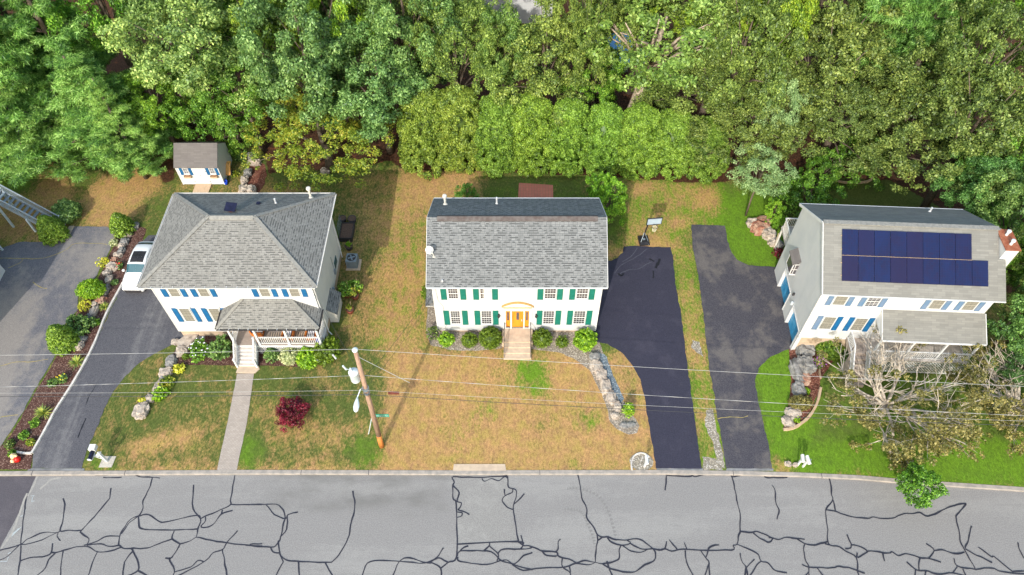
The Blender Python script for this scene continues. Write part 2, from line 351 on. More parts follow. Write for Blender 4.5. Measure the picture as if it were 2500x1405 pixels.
def catmull(pts, k=5):
    P = [Vector(p) for p in pts]; out = []
    for i in range(len(P)-1):
        a, b, c, d = P[max(i-1, 0)], P[i], P[i+1], P[min(i+2, len(P)-1)]
        for j in range(k):
            t = j/k; out.append(.5*((2*b)+(c-a)*t+(2*a-5*b+4*c-d)*t*t+(3*b-a-3*c+d)*t**3))
    out.append(P[-1]); return out
# ---------------------------------------------------------------- ground sheet
KP = [(-900, 1161), (0, 1161), (600, 1158), (1100, 1159), (1600, 1158), (1800, 1160), (1950, 1164), (2100, 1171), (2200, 1180), (2350, 1190), (2500, 1200), (2700, 1216)]
kw = [G(a, b, -.05) for a, b in KP]; KX = [p.x for p in kw]; KY = [p.y for p in kw]
def yk(x): return np.interp(x, KX, KY)
def rng_(a, b, s): return list(np.arange(a, b, s))
gx = [-400, -250, -150, -100, -75]+rng_(-62, 62, .3)+[62, 75, 100, 150, 250, 400]
gy = [-200, -80, -20, 0, 5, 7.5, 8.2]+rng_(16.2, 19.3, .5)+[19.34, 19.55]+rng_(19.8, 64, .3)+[64, 67, 72, 80, 95, 120, 170, 260, 400]
gx = np.array(gx, float); gy = np.array(gy, float)
X, Y = np.meshgrid(gx, gy)
k0 = 19.42
sh = (yk(X)-k0)*np.exp(-((Y-19.45)/3.5)**2)*(Y > 8.3)
Y = Y+sh
yb = gy[:, None]+0*X
Z = np.where((yb < 19.5) & (yb > 8.1), -.45, 0.0)
d_ = Y*cP+(CAMH)*sP; PX = 1250+FPX*X/d_; PY = 702.5-FPX*(Y*sP-CAMH*cP)/d_
def inpoly(pts):
    r = np.zeros(PX.shape, bool); n = len(pts)
    for i in range(n):
        x1, y1 = pts[i]; x2, y2 = pts[(i+1) % n]
        if y1 == y2: continue
        c = ((y1 > PY) != (y2 > PY)) & (PX < (x2-x1)*(PY-y1)/(y2-y1)+x1); r ^= c
    return r
dry = np.full(PX.shape, .35); lush = np.full(PX.shape, .3); dirt = np.zeros(PX.shape); mow = np.zeros(PX.shape)
def reg(pts, d=None, l=None, t=None):
    m = inpoly(pts)
    if d is not None: dry[m] = d
    if l is not None: lush[m] = l
    if t is not None: dirt[m] = t
def rect(a, b, c, d): return [(a, b), (c, b), (c, d), (a, d)]
reg(rect(-900, 380, 170, 600), .62, .3); reg([(-200, 395), (110, 405), (70, 470), (-200, 500)], .12, .6)
reg([(215, 560), (180, 500), (250, 430), (340, 400), (420, 430), (330, 540)], .72, .3)
reg([(330, 545), (350, 480), (430, 440), (440, 600), (330, 600)], .32, .25)
reg(rect(430, 400, 860, 500), .42, .2); reg([(600, 440), (1000, 430), (1000, 500), (600, 500)], .5, .2); reg([(640, 400), (860, 400), (840, 450), (660, 450)], .25, .15)
reg(rect(830, 430, 985, 860), .5, .15); reg([(940, 500), (985, 420), (1120, 420), (1060, 700), (1045, 860), (900, 860)], .6, .5)
reg([(985, 560), (1040, 560), (1040, 860), (920, 860)], .58, .6)
reg([(985, 418), (1180, 425), (1175, 500), (970, 500)], .78, .5)
reg(rect(1175, 425, 1530, 500), .33, .3)
reg([(1525, 435), (1700, 450), (1760, 450), (1770, 560), (1690, 560), (1640, 605), (1525, 605)], .5, .85)
for a, b, r_ in ((1655, 545, 16), (1640, 500, 12), (1720, 488, 20), (1600, 600, 30), (1560, 460, 25), (1490, 620, 20)): reg(rect(a-r_, b-r_*.6, a+r_, b+r_*.6), .85, .4)
reg([(1637, 600), (1690, 600), (1775, 1150), (1715, 1150), (1680, 900)], .52, .8); reg([(1665, 820), (1700, 820), (1720, 930), (1690, 930)], .68, .6)
reg([(1760, 450), (1900, 470), (1950, 500), (1950, 600), (1895, 655), (1790, 640), (1765, 550)], .1, .95); reg([(1770, 455), (1890, 455), (1880, 490), (1770, 490)], .3, .6)
reg(rect(1890, 430, 2400, 560), -.1, .12)
reg([(1840, 840), (1940, 840), (1990, 860), (2700, 860), (2700, 1300), (1885, 1170), (1850, 980)], .1, .85)
reg([(1990, 870), (2600, 870), (2600, 1080), (1980, 1080)], .15, .4)
reg([(1885, 1140), (2700, 1190), (2700, 1230), (1885, 1165)], .42, .7); reg(rect(1880, 1120, 1935, 1160), .7, .5); reg([(1900, 960), (1850, 970), (1880, 1110), (1905, 1110)], .1, .85)
reg([(190, 860), (600, 860), (945, 860), (945, 1175), (190, 1175)], .36, .12)
reg([(300, 1090), (430, 1050), (500, 1045), (470, 1080), (330, 1115)], .8, .2); reg(rect(200, 1137, 945, 1175), .7, .3); reg(rect(200, 1120, 300, 1150), .1, .6); reg(rect(580, 1060, 640, 1150), .15, .6)
reg([(640, 1000), (900, 1030), (900, 1100), (640, 1090)], .55, .2); reg(rect(850, 1050, 945, 1150), .3, .5); reg(rect(600, 950, 690, 1060), .5, .2)
reg([(945, 860), (1640, 860), (1640, 1175), (940, 1175)], .74, .4)
reg([(960, 900), (1000, 880), (1000, 1000), (950, 1050)], .95, .4)
for p, d, l in (([(1240, 870), (1330, 880), (1350, 960), (1290, 980), (1260, 920)], .3, .95), (rect(1150, 980, 1230, 1030), .6, .8), (rect(1400, 1010, 1470, 1060), .55, .8), (rect(1100, 1030, 1190, 1120), .68, .9), (rect(1200, 1060, 1500, 1120), .9, .3), (rect(1380, 1120, 1600, 1150), .6, .6), (rect(960, 1060, 1095, 1150), .82, .0), ([(1480, 850), (1530, 870), (1560, 930), (1575, 1000), (1540, 990), (1500, 900)], .6, .4), (rect(1290, 1000, 1330, 1120), .55, .3), ([(1455, 835), (1480, 838), (1482, 870), (1468, 872)], .1, .3)): reg(p, d, l)
reg([(-900, 380), (300, 400), (400, 420), (425, 350), (640, 350), (655, 425), (900, 405), (950, 392), (985, 412), (1180, 418), (1520, 432), (1700, 448), (1760, 445), (1900, 425), (2170, 440), (2240, 478), (2340, 530), (2420, 600), (2470, 760), (2440, 850), (2700, 900), (2700, -900), (-900, -900)], None, None, 1)
reg([(380, 400), (425, 385), (430, 440), (395, 455)], None, None, .8)
for b in (1, 2, 3):
    for A in (dry, lush, dirt):
        if A is dirt and b > 2: continue
        A[1:-1, 1:-1] = (A[1:-1, 1:-1]*2+A[:-2, 1:-1]+A[2:, 1:-1]+A[1:-1, :-2]+A[1:-1, 2:])/6
        if A is not dirt and b == 2:
            A[2:-2, 2:-2] = (A[2:-2, 2:-2]+A[:-4, 2:-2]+A[4:, 2:-2]+A[2:-2, :-4]+A[2:-2, 4:])/5
m1 = (PY > 850) & (PX < 945); mow[m1] = np.sign(np.sin((X+Y*.55)[m1]*5.5)); m2 = (PX > 930) & (PX < 1060) & (PY < 860); mow[m2] = np.sin(X[m2]*7+Y[m2]*.9)*.9
m3 = (PX > 2000) & (PY < 560); mow[m3] = np.sin(X[m3]*4)
for tm in ((-21.5, .35), (-20.2, .35)): pass
ny_, nx_ = X.shape
me = bpy.data.meshes.new('ground'); V = np.stack([X, Y, Z], -1).reshape(-1, 3)
ii = (np.arange(ny_-1)[:, None]*nx_+np.arange(nx_-1)[None, :]).ravel()
F = np.stack([ii, ii+1, ii+nx_+1, ii+nx_], -1)
me.vertices.add(len(V)); me.vertices.foreach_set('co', V.ravel()); me.loops.add(F.size); me.loops.foreach_set('vertex_index', F.ravel().astype(np.int32))
me.polygons.add(len(F)); me.polygons.foreach_set('loop_start', (np.arange(len(F))*4).astype(np.int32)); me.update(calc_edges=True)
for k, A in (('dry', dry), ('lush', lush), ('dirt', dirt), ('mow', mow)):
    me.attributes.new(k, 'FLOAT', 'POINT').data.foreach_set('value', A.ravel().astype(np.float32))
me.materials.append(MATS['lawn'])
go = bpy.data.objects.new('ground', me); C.objects.link(go); struct(go)
# ---------------------------------------------------------------- road, kerb
xs = [-400, -150]+rng_(-60, 60.1, 1.5)+[150, 400]
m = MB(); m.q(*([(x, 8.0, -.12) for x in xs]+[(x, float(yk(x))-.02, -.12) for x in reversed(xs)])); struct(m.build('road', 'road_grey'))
rings = []
for x in rng_(-60, 60.1, .75):
    y = float(yk(x)); rings.append([(x, y-.02, -.3), (x, y-.02, .0), (x, y+.015, .025), (x, y+.25, .03), (x, y+.27, .0), (x, y+.27, -.3)])
struct(MB().loft(rings).build('kerb', 'kerb_stone'))
m = MB()
for px in (79, 305, 735, 900, 1318, 1790, 2004, 2240): 
    p = G(px, 1155); y = float(yk(p.x)); m.box(p.x-.015, p.x+.015, y-.03, y+.26, -.1, .034)
struct(m.build('kerb_joint', 'dark_metal'))
def ragged(P, amp=.045, step=.22):      # crumbled, slightly wandering edge
    out = []; n = len(P)
    for i in range(n):
        a, b = Vector(P[i]), Vector(P[(i+1) % n]); L_ = (b-a).length; k = max(1, min(80, int(L_/step))); nr = Vector((-(b-a).y, (b-a).x)).normalized() if L_ > 1e-6 else Vector((0, 0))
        for j in range(k): p = a.lerp(b, j/k); q = p+nr*(noise.noise(Vector((p.x*2.1, p.y*2.1, 1)))*amp*1.6+noise.noise(Vector((p.x*7, p.y*7, 4)))*amp); out.append((q.x, q.y))
    return out
def sheet(name, px, mat, z=.012, base=-.2, rag=1):
    P = poly(px, max(z, 0) if z > -.05 else z); P = ragged(P, .045*rag) if rag else P; return struct(MB().slab(P, base, z).build(name, mat))
ZR = -.12
sheet('side_street', [(-120, 1164), (87, 1163), (66, 1215), (0, 1338), (-60, 1440), (-500, 1440), (-500, 1164)], 'road_dark', ZR+.004, -.2, .4)
sheet('road_patch', [(1113, 1163), (1238, 1163), (1245, 1230), (1262, 1323), (1117, 1328)], 'road_patch', ZR+.004, -.2)
sheet('road_blotch', [(650, 1163), (820, 1162), (860, 1164), (1100, 1168), (1103, 1190), (1080, 1240), (980, 1215), (870, 1212), (800, 1236), (700, 1222), (660, 1190)], 'blotch_soft', ZR+.003, -.2) if 0 else None
def drive(name, px, mat, z=.02): return sheet(name, px, mat, z)
drive('driveway', [(-500, 640), (-60, 608), (0, 608), (47, 591), (122, 592), (153, 588), (168, 572), (183, 553), (261, 554), (283, 573), (268, 611), (232, 680), (192, 720), (188, 758), (150, 800), (141, 855), (115, 904), (85, 950), (59, 999), (26, 1053), (0, 1090), (-60, 1150), (-500, 1150)], 'asphalt_old')
drive('driveway', [(303, 690), (345, 592), (362, 575), (450, 575), (520, 640), (500, 829), (448, 829), (384, 860), (340, 886), (307, 917), (277, 955), (254, 999), (230, 1060), (212, 1096), (200, 1144), (78, 1143), (82, 1108), (110, 1053), (136, 1004), (180, 937), (211, 881), (233, 838)], 'asphalt_stripe')
drive('driveway', [(1440, 632), (1492, 637), (1508, 630), (1521, 617), (1523, 601), (1580, 602), (1637, 604), (1643, 630), (1650, 700), (1663, 767), (1679, 900), (1694, 1010), (1713, 1144), (1602, 1144), (1596, 1097), (1586, 1043), (1576, 984), (1563, 925), (1545, 894), (1519, 861), (1483, 840), (1455, 835), (1440, 835)], 'asphalt_new')
drive('driveway', [(1688, 549), (1770, 551), (1776, 585), (1783, 611), (1799, 635), (1829, 649), (1894, 652), (1935, 650), (1960, 850), (1930, 851), (1882, 871), (1856, 895), (1843, 930), (1850, 974), (1865, 1038), (1880, 1102), (1884, 1144), (1773, 1144), (1752, 1020), (1732, 897), (1724, 833), (1715, 749), (1706, 689), (1691, 600)], 'asphalt_worn')
ap = MB()
for a, b in ((70, 206), (1604, 1716), (1775, 1888)):
    p = poly([(a, 1144), (b, 1144.5), (b, 1150), (a-3, 1150)]); ap.slab(p, -.1, .016)
struct(ap.build('driveway_apron', 'stain_dark'))
sheet('paver_path', [(579, 912), (620, 912), (603, 1030), (577, 1151), (529, 1151), (560, 1010)], 'pavers', .02, -.2, .25)
sheet('brick_patio', [(1267, 447), (1350, 452), (1351, 500), (1264, 500)], 'brick_patio', .02, -.2, 0)
sheet('mulch_bed', [(357, 560), (348, 590), (301, 690), (262, 765), (232, 838), (211, 881), (179, 937), (136, 1004), (110, 1053), (79, 1108), (74, 1146), (-300, 1147), (-60, 1160), (0, 1094), (30, 1058), (64, 999), (90, 950), (120, 904), (146, 855), (190, 758), (240, 680), (272, 611), (288, 573), (330, 548)], 'mulch_dark', .026)
sheet('mulch_bed', [(432, 848), (470, 810), (577, 812), (583, 893), (425, 891), (418, 872)], 'mulch_dark', .012)
sheet('mulch_bed', [(624, 845), (800, 835), (820, 850), (790, 878), (735, 896), (655, 893), (627, 892)], 'mulch_dark', .012)
sheet('mulch_bed', [(602, 402), (628, 393), (648, 402), (651, 430), (643, 455), (630, 474), (605, 470), (600, 440)], 'mulch_red', .014)
sheet('mulch_bed', [(1925, 850), (1990, 855), (2040, 872), (2003, 930), (1998, 960), (1975, 1010), (1945, 1042), (1912, 1049), (1925, 990), (1932, 930)], 'mulch_red', .012)
sheet('gravel_bed', [(1044, 750), (1062, 700), (1072, 805), (1227, 805), (1227, 850), (1170, 857), (1100, 855), (1052, 843), (1040, 815)], 'gravel_tan', .010)
sheet('gravel_bed', [(1298, 808), (1455, 808), (1466, 845), (1482, 880), (1512, 960), (1540, 1010), (1562, 1040), (1555, 1056), (1535, 1062), (1508, 1050), (1490, 1030), (1480, 985), (1462, 950), (1440, 905), (1405, 878), (1370, 862), (1298, 852)], 'gravel_tan', .010)
sheet('gravel_strip', [(1452, 862), (1478, 866), (1500, 925), (1524, 975), (1515, 985), (1502, 960), (1480, 930), (1470, 900)], 'gravel_blue', .022)
for p in ([(1690, 830), (1706, 835), (1718, 870), (1700, 862), (1688, 850)], [(1724, 1000), (1740, 1000), (1748, 1040), (1765, 1100), (1770, 1146), (1752, 1130), (1740, 1080), (1722, 1040)], [(1715, 1115), (1745, 1120), (1765, 1148), (1716, 1148)]): sheet('gravel_patch', p, 'gravel_pale', .005+p[0][0]%7*.0007, -.2, 2)
cen = G(1566, 1128); sheet_c = [(cen.x+.78*math.cos(a), cen.y+.62*math.sin(a)) for a in np.linspace(0, 2*math.pi, 22)[:-1]]
struct(MB().slab(sheet_c, -.1, .012).build('gravel_bed', 'gravel_pale'))
# painted lines, cracks
def ribbon(m, pts, wd, z, jit=.25, sm=4):
    P = catmull([G(a, b, ZR) for a, b in pts], sm) if sm else [G(a, b, ZR) for a, b in pts]
    for i, p in enumerate(P): p.z = z
    L = []; Rr = []
    for i, p in enumerate(P):
        d = (P[min(i+1, len(P)-1)]-P[max(i-1, 0)]).normalized(); nrm = Vector((-d.y, d.x, 0))
        w_ = wd/2*(1+jit*noise.noise(p*1.7)*1.6); wob = noise.noise(p*2.3+Vector((7, 3, 0)))*.05
        L.append(p+nrm*(w_+wob)); Rr.append(p-nrm*(w_-wob))
    for i in range(len(P)-1): m.q(L[i], L[i+1], Rr[i+1], Rr[i])
A_ = (0, 1120, 3.906); B_ = (600, 1100, 3.571); C_ = (1250, 1120, 3.846); D_ = (1850, 1120, 3.846)
CR = [(A_, s) for s in """245,380 235,480 215,640 200,800 190,980 165,1150|0,875 190,822 260,770 420,706 545,706 570,690|0,970 60,940 190,822|190,822 300,810 400,775 545,706 545,740 577,785|603,378 617,440 600,600 575,690 640,686 770,688|1058,282 1050,360 1030,400 950,500 850,610 770,690 775,715 845,765 830,825|195,978 290,945 440,930 490,895 498,810|490,895 525,902 600,880 700,850 830,838 930,890 1060,880 1160,850|525,902 465,960 430,1050 300,1150|600,880 585,1000 575,1150|930,890 880,1000 835,1150|800,826 900,800 1020,745 1140,742|830,825 960,815 1040,840 1130,830 1170,855 1250,860 1265,885|1455,180 1420,290 1370,390 1360,470 1330,545 1260,570 1190,650 1140,745 1130,830|1330,545 1230,620 1160,720|910,158 1050,155 1220,152 1300,158 1350,175 1450,178 1525,188|985,180 1070,186 1160,180|1330,545 1395,530 1460,560 1520,600 1600,603 1870,543 1912,575|1325,545 1325,640 1380,675 1640,682 1880,672|1845,250 1843,480 1912,575 1885,680 1872,750|2240,160 2200,380 2195,440 2100,490 1960,550 1912,575|2195,440 2500,440|1960,550 1955,600 1920,650 1990,655 2060,600 2110,530 2218,495|2110,530 2120,490|1872,750 1820,785 1720,815 1650,775 1645,740 1660,690|1250,858 1370,857 1450,840 1550,800 1640,770|1872,750 2000,780 2160,805 2500,838|2268,690 2160,805 2125,870 2030,905 1940,990 1680,1130|1940,985 1890,970 1820,1035 1665,1085|1720,815 1640,945 1615,955 1665,1060 1640,1150|1577,948 1615,955|1265,885 1190,990 1170,1150|1265,885 1310,970 1315,1070 1180,1130|1315,1070 1420,1130|2125,870 2140,970 2170,1150|2380,820 2420,812 2500,815""".split('|')]
CR += [(B_, s) for s in """0,475 160,470 290,482 345,572 330,640 300,780 285,800 300,900 325,975|180,478 250,560 345,595 365,560 455,540|365,565 355,690 300,760|0,828 220,845 270,820 290,790|220,848 240,888 295,893|295,900 340,950 430,965 700,980 770,960 850,850 900,740 920,620 950,520 948,440 930,355|325,975 255,1110|460,975 462,1110|690,980 765,1110|1008,1110 1060,985 1160,962 1340,970 1560,985 1640,955 1690,940 1760,975|1275,1110 1340,970 1430,938 1580,985 1635,985 1700,1025 1705,1110|1725,850 1665,935 1600,975|1700,1025 1760,980 1840,930 1838,600 1835,450 1810,420 1805,310 1815,280 1805,255|1810,310 1860,370 1840,445 1880,460 1870,500 1850,520 1890,530 1950,562|1835,540 1885,545 1880,575 1840,590|1845,820 2370,795 2420,825|1845,925 1870,885 1980,878 2140,885 2230,965 2330,995 2500,1045|1870,885 1900,850 1940,835|1846,930 1850,960 1930,980 2100,995 2230,960|2120,800 2125,830 2080,875|2125,835 2200,910 2190,965|2200,910 2250,865 2440,862 2500,845|2230,965 2270,958 2340,990 2420,920 2500,895|2375,795 2355,660 2335,560 2335,480 2360,400 2350,345 2290,320 2285,225|2060,245 2080,270 2140,250 2210,265 2255,230 2285,245|2335,520 2280,495 2240,440 2260,395 2320,370 2325,335|2255,340 2262,390|2335,475 2385,430 2430,380|2400,740 2420,825 2395,860|1800,232 1805,255|1806,228 2000,236 2280,225""".split('|')]
CR += [(C_, s) for s in """0,785 60,780 110,815 160,820 240,850 280,870 410,880 430,915 470,935 540,950 600,985|0,998 110,1050 280,1028 470,1022 600,990 720,1000 780,975|280,870 330,910 420,918|470,935 478,1020 545,1075 550,1130|540,1015 548,1075|410,880 430,850 432,780 455,758|600,985 690,960 780,975 850,990 940,975 1000,945 1010,860 1025,815|615,155 640,250 655,370 700,460 705,560 770,650 800,710 850,738 900,738 980,760 1080,768 1190,755 1320,850 1345,900 1325,965 1250,995 1180,1050 1110,1068 960,1045 850,990|800,710 805,770 788,850 785,975|805,770 845,738|895,745 930,785 1030,815 1110,795 1080,768|1110,795 1180,838 1260,855 1320,850|1030,815 1120,870 1210,882 1275,855|1320,850 1385,862 1435,850 1500,868 1600,855 1760,862 2060,858 2075,818 2110,805 2130,720 2140,680 2140,520 2110,390 2085,250 2055,160|1435,850 1452,778|1472,765 1550,855|1620,790 1640,855|1625,865 1645,980 1715,1130|1770,865 1820,940 1850,985 1855,1130|1820,935 1840,860 1880,820 1945,812|1850,990 1800,1130|1445,150 1470,162 1660,168 1690,160 1720,172 1780,155 1835,152|1448,165 1438,300|2055,160 2080,172 2145,160|2140,685 2250,698 2310,690 2450,750 2500,765|2260,700 2395,785 2450,750|2110,805 2230,860 2310,900 2340,965 2400,985 2450,1040 2500,1062 2580,1070|2340,968 2300,1000 2220,1130|2140,890 2160,970 2200,1020 2220,1130|2200,1020 2275,945|2200,1020 2185,1130|890,965 910,1040 955,1130""".split('|')]
CR += [(D_, s) for s in """60,168 110,180 260,182 270,165|130,255 160,300 172,420 198,490 178,572|665,178 688,260 690,340 702,385 645,475 638,540 655,670 655,780 690,820 750,825 820,870 925,932 935,1050 965,1130|702,385 730,490|632,478 730,495 800,525 900,550 1030,562 1080,550 1150,562 1260,565 1370,522 1450,518 1520,510 1578,542 1635,533 1760,475 1860,435 1935,422 1952,437 1870,530 1862,570 1890,700 1900,780 1945,870|100,742 140,748 185,765 250,745 350,752 440,760|365,755 440,802 530,818 600,798 660,782|440,802 430,860 450,960 480,1020 482,1130|630,800 690,820|820,848 870,840 885,815 950,825 1025,878 935,932|885,815 835,715|928,885 925,932|1025,878 1090,868 1170,888 1240,890 1260,880 1320,915 1400,895 1520,935 1600,940 1718,975|1170,888 1190,965|1600,940 1655,865 1580,800|1655,865 1730,860 1845,895 1940,880|2003,635 1975,770 1945,840|1945,870 2000,965 2045,1040|1945,850 2050,910 2100,925 2200,978|2070,835 2190,922 2220,925 2390,1065|2440,790 2450,850 2500,940|1845,940 1872,1010 2045,1040 2200,1030 2300,1070 2560,1090|1872,1015 1830,1075|2390,1068 2430,1058 2560,1062|415,998 480,1022 700,1030 760,1015 860,1030 1005,1078|550,1028 640,1130|1395,975 1480,1045 1580,1055 1680,1085 1830,1078 1950,1110|1520,935 1505,990 1520,1060|1480,1045 1475,1130|1580,1055 1565,1130|482,1070 420,1130|1930,1040 1960,1130""".split('|')]
m = MB(); zz = ZR+.006
for o_, s in CR:
    pts = K(*o_, [tuple(map(float, a.split(','))) for a in s.split()]); zz += .0002
    ribbon(m, pts, .078, zz, .45)
struct(m.build('crack_sealing', 'crack_seal', fixn=False))
m = MB(); zz = ZR+.0045
for s in ("75,1211 85,1209 80,1216 78,1226 84,1223", "19,1352 26,1348", "0,1372 17,1371 20,1360", "58,1250 64,1246", "50,1262 56,1258", "28,1310 52,1288", "27,1307 46,1292"):
    zz += .0003; ribbon(m, [tuple(map(float, a.split(','))) for a in s.split()], .045, zz, sm=0)
struct(m.build('road_marking', 'chalk', fixn=False))
m = MB()
for s in ("98,1195 112,1182 125,1171 150,1166", "3,1340 30,1300 45,1262 60,1220 66,1205", "92,1163 80,1190 68,1212"):
    zz += .0003; ribbon(m, [tuple(map(float, a.split(','))) for a in s.split()], .13, zz)
struct(m.build('road_marking', 'chalk_tan', fixn=False))
m = MB(); zt = .024
def rib0(m, s, wd, z):
    P = catmull([G(a, b, 0) for a, b in [tuple(map(float, q.split(','))) for q in s.split()]], 4)
    for i in range(len(P)-1):
        d = (P[i+1]-P[i]).normalized(); n_ = Vector((-d.y, d.x, 0)); a = wd/2*(1+.8*noise.noise(P[i]*3)); b = wd/2*(1+.8*noise.noise(P[i+1]*3))
        o = n_*.06*noise.noise(P[i]*2); o2 = n_*.06*noise.noise(P[i+1]*2)
        m.q(*[Vector((q.x, q.y, z)) for q in (P[i]+n_*a+o, P[i+1]+n_*b+o2, P[i+1]-n_*b+o2, P[i]-n_*a+o)])
for i, s in enumerate(("0,631 50,632 107,631 160,612 186,595 262,597", "20,655 45,645 58,633", "0,895 40,885 80,884 118,878", "0,1020 15,1017 45,1014", "1752,1023 1772,1020 1790,1019 1812,1020 1826,1016", "80,690 100,702 115,706")):
    rib0(m, s, .055, zt+i*.0004)
struct(m.build('weed_crack', 'weed_crack', fixn=False))
m = MB()
for i, s in enumerate(("190,1070 200,1045 210,1022", "210,988 218,968 236,940", "1612,633 1606,645 1600,655", "1596,662 1594,680", "1510,668 1517,675 1523,668", "1585,632 1597,640")):
    rib0(m, s, (.09, .05, .2, .12, .16, .12)[i], .0225+i*.0003)
struct(m.build('oil_stain', 'oil', fixn=False))
m = MB()
for i, s in enumerate(("1500,668 1515,650 1540,636 1562,622 1580,608", "1506,672 1535,660 1560,657 1574,648 1592,640", "1520,640 1540,628 1556,606")): rib0(m, s, .07, .0232+i*.0003)
struct(m.build('asphalt_scuff', 'scuff', fixn=False))
m = MB()
for i, s in enumerate(("1384,1193 1405,1192 1430,1197 1455,1208 1475,1228 1488,1255 1497,1285 1504,1310", "1378,1243 1400,1244 1418,1248 1428,1262 1438,1285 1448,1310 1452,1330")):
    P = catmull([G(*[float(v) for v in q.split(',')], ZR) for q in s.split()], 6)
    for j in range(len(P)-1):
        if j % 2: continue
        a, b = P[j].copy(), P[j+1].copy(); a.z = b.z = ZR+.0042; d = (b-a).normalized(); n_ = Vector((-d.y, d.x, 0))*.09; m.q(a+n_+d*.05, b+n_, b-n_+d*.05, a-n_)
struct(m.build('tyre_mark', 'tyre_mark', fixn=False))
# concrete drain slab behind the kerb with its cracked rim
m = MB(); m.slab(poly([(1108, 1134), (1233, 1134), (1236, 1150), (1106, 1150)]), -.1, .036); o = m.build('drain_slab', 'concrete'); struct(o)
# white stone edging along the driveway bed
def edging(name, s, wd, ht, mat, label, cat):
    P = catmull([G(a, b, 0) for a, b in [tuple(map(float, q.split(','))) for q in s.split()]], 4); rings = []
    for i, p in enumerate(P):
        d = (P[min(i+1, len(P)-1)]-P[max(i-1, 0)]).normalized(); n_ = Vector((-d.y, d.x, 0))*wd/2*(1+.3*noise.noise(p*4)); h = ht*(1+.3*noise.noise(p*3))
        rings.append([p-n_, p-n_*.8+Vector((0, 0, h)), p+n_*.8+Vector((0, 0, h)), p+n_])
    return tag(MB().loft(rings).build(name, mat), label, cat)
edging('stone_edging', "301,692 262,765 232,838 211,881 179,937 136,1004 110,1053 79,1108", .17, .14, 'kerb_white', 'long white painted stone edging between the mulch bed and the left house driveway', 'edging')
edging('stone_edging', "79,1108 60,1108 41,1105", .17, .14, 'kerb_white', 'short white stone edging behind the red garden ornament', 'edging')
edging('brick_edging', "1543,1149 1541,1135 1546,1117 1556,1109 1566,1107 1576,1110 1585,1118", .1, .08, 'kerb_white', 'pale curved brick edging around the gravel circle of the centre mailbox', 'edging')
edging('stone_edging', "2003,948 1994,985 1975,1018 1948,1040 1930,1048 1912,1050", .2, .14, 'wood_tan', 'tan curved edging along the garden bed in front of the right house', 'edging')
edging('stone_edging', "2005,888 2000,905 2003,925", .15, .1, 'wood_tan', 'short tan edging below the pale bush at the right house', 'edging')
edging('lawn_edging', "1950,440 2030,443 2075,448 2110,446 2128,438 2134,420", .2, .12, 'wood_tan', 'curved tan edging at the foot of the trees behind the right house', 'edging')
# ---------------------------------------------------------------- houses
def window(par, x0, x1, z0, z1, y=0, cols=4, rows=3, glass='glass_dark', name='window', sill=True, split=None):
    m = MB(); fw = .045; yo = y-.05
    for a in ((x0, x1, z0, z0+fw), (x0, x1, z1-fw, z1)): m.box(a[0], a[1], yo, y+.02, a[2], a[3])
    for a in ((x0, x0+fw), (x1-fw, x1)): m.box(a[0], a[1], yo, y+.02, z0+fw, z1-fw)
    m.mat = 1 if glass == 'blind' else 0; zm = (z0+z1)/2; m.box(x0+fw, x1-fw, yo+.005, y+.01, zm-.03, zm+.03)
    m.mat = 0
    if sill: m.box(x0-.05, x1+.05, y-.09, y, z0-.06, z0-.003)
    m.mat = 1 if glass == 'blind' else 0
    for zl, zh in ((z0+fw, zm-.035), (zm+.035, z1-fw)):
        for i in range(1, cols): xx = x0+fw+(x1-x0-2*fw)*i/cols; m.box(xx-.009, xx+.009, yo+.012, y, zl, zh)
        for i in range(1, rows): q = zl+(zh-zl)*i/rows; m.box(x0+fw, x1-fw, yo+.014, y-.001, q-.009, q+.009)
    w_ = m.build(name, ['white_paint', 'muntin_tan'], par)
    g = MB(); g.box(x0+fw-.004, x1-fw+.004, y-.022, y+.004, z0+fw-.004, z1-fw+.004); g.build('pane', glass, w_)
    if split:
        g = MB(); a, b = split; g.box(x0+fw+(x1-x0-2*fw)*a, x0+fw+(x1-x0-2*fw)*b, y-.034, y-.024, z0+fw, z1-fw); g.build('blind', 'blind_white', w_)
    return w_
def shutter(par, x0, x1, z0, z1, mat, y=0):
    m = MB(); f = .05
    m.box(x0, x1, y-.03, y-.004, z0, z1)
    for a in ((x0, x0+f, z0, z1), (x1-f, x1, z0, z1), (x0+f, x1-f, z0, z0+f), (x0+f, x1-f, z1-f, z1), (x0+f, x1-f, z0+(z1-z0)*.55-.03, z0+(z1-z0)*.55+.03)): m.box(a[0], a[1], y-.045, y-.0295, a[2], a[3])
    n = int((z1-z0)/.09)
    for i in range(n): q = z0+.06+i*(z1-z0-.12)/n; m.q((x0+f, y-.042, q), (x1-f, y-.042, q), (x1-f, y-.0305, q+.06), (x0+f, y-.0305, q+.06))
    return m.build('shutter', mat, par)
def pipe(par, x, y, z0, z1, r, mat='pipe_cream', cap=True, name='vent_pipe'):
    m = MB(); m.cyl(x, y, z0, z1, r, n=12)
    if cap: m.lathe((x, y, z1+.1), [(.001, .14), (r*1.7, .1), (r*2, 0), (r*1.7, -.09), (.001, -.1)], 14); m.cyl(x, y, z1-.05, z1+.05, r*1.2, n=12)
    m.lathe((x, y, z0), [(r*2.2, -.03), (r*1.1, .16)], 12)
    return m.build(name, mat, par, smooth=False)
def tri_roof(m, pts, th=.14):     # roof plane with thickness
    n = len(pts); a = [Vector(p) for p in pts]; b = [p-Vector((0, 0, th)) for p in a]; m.q(*a); m.q(*b[::-1])
    for i in range(n): j = (i+1) % n; m.q(b[i], b[j], a[j], a[i])
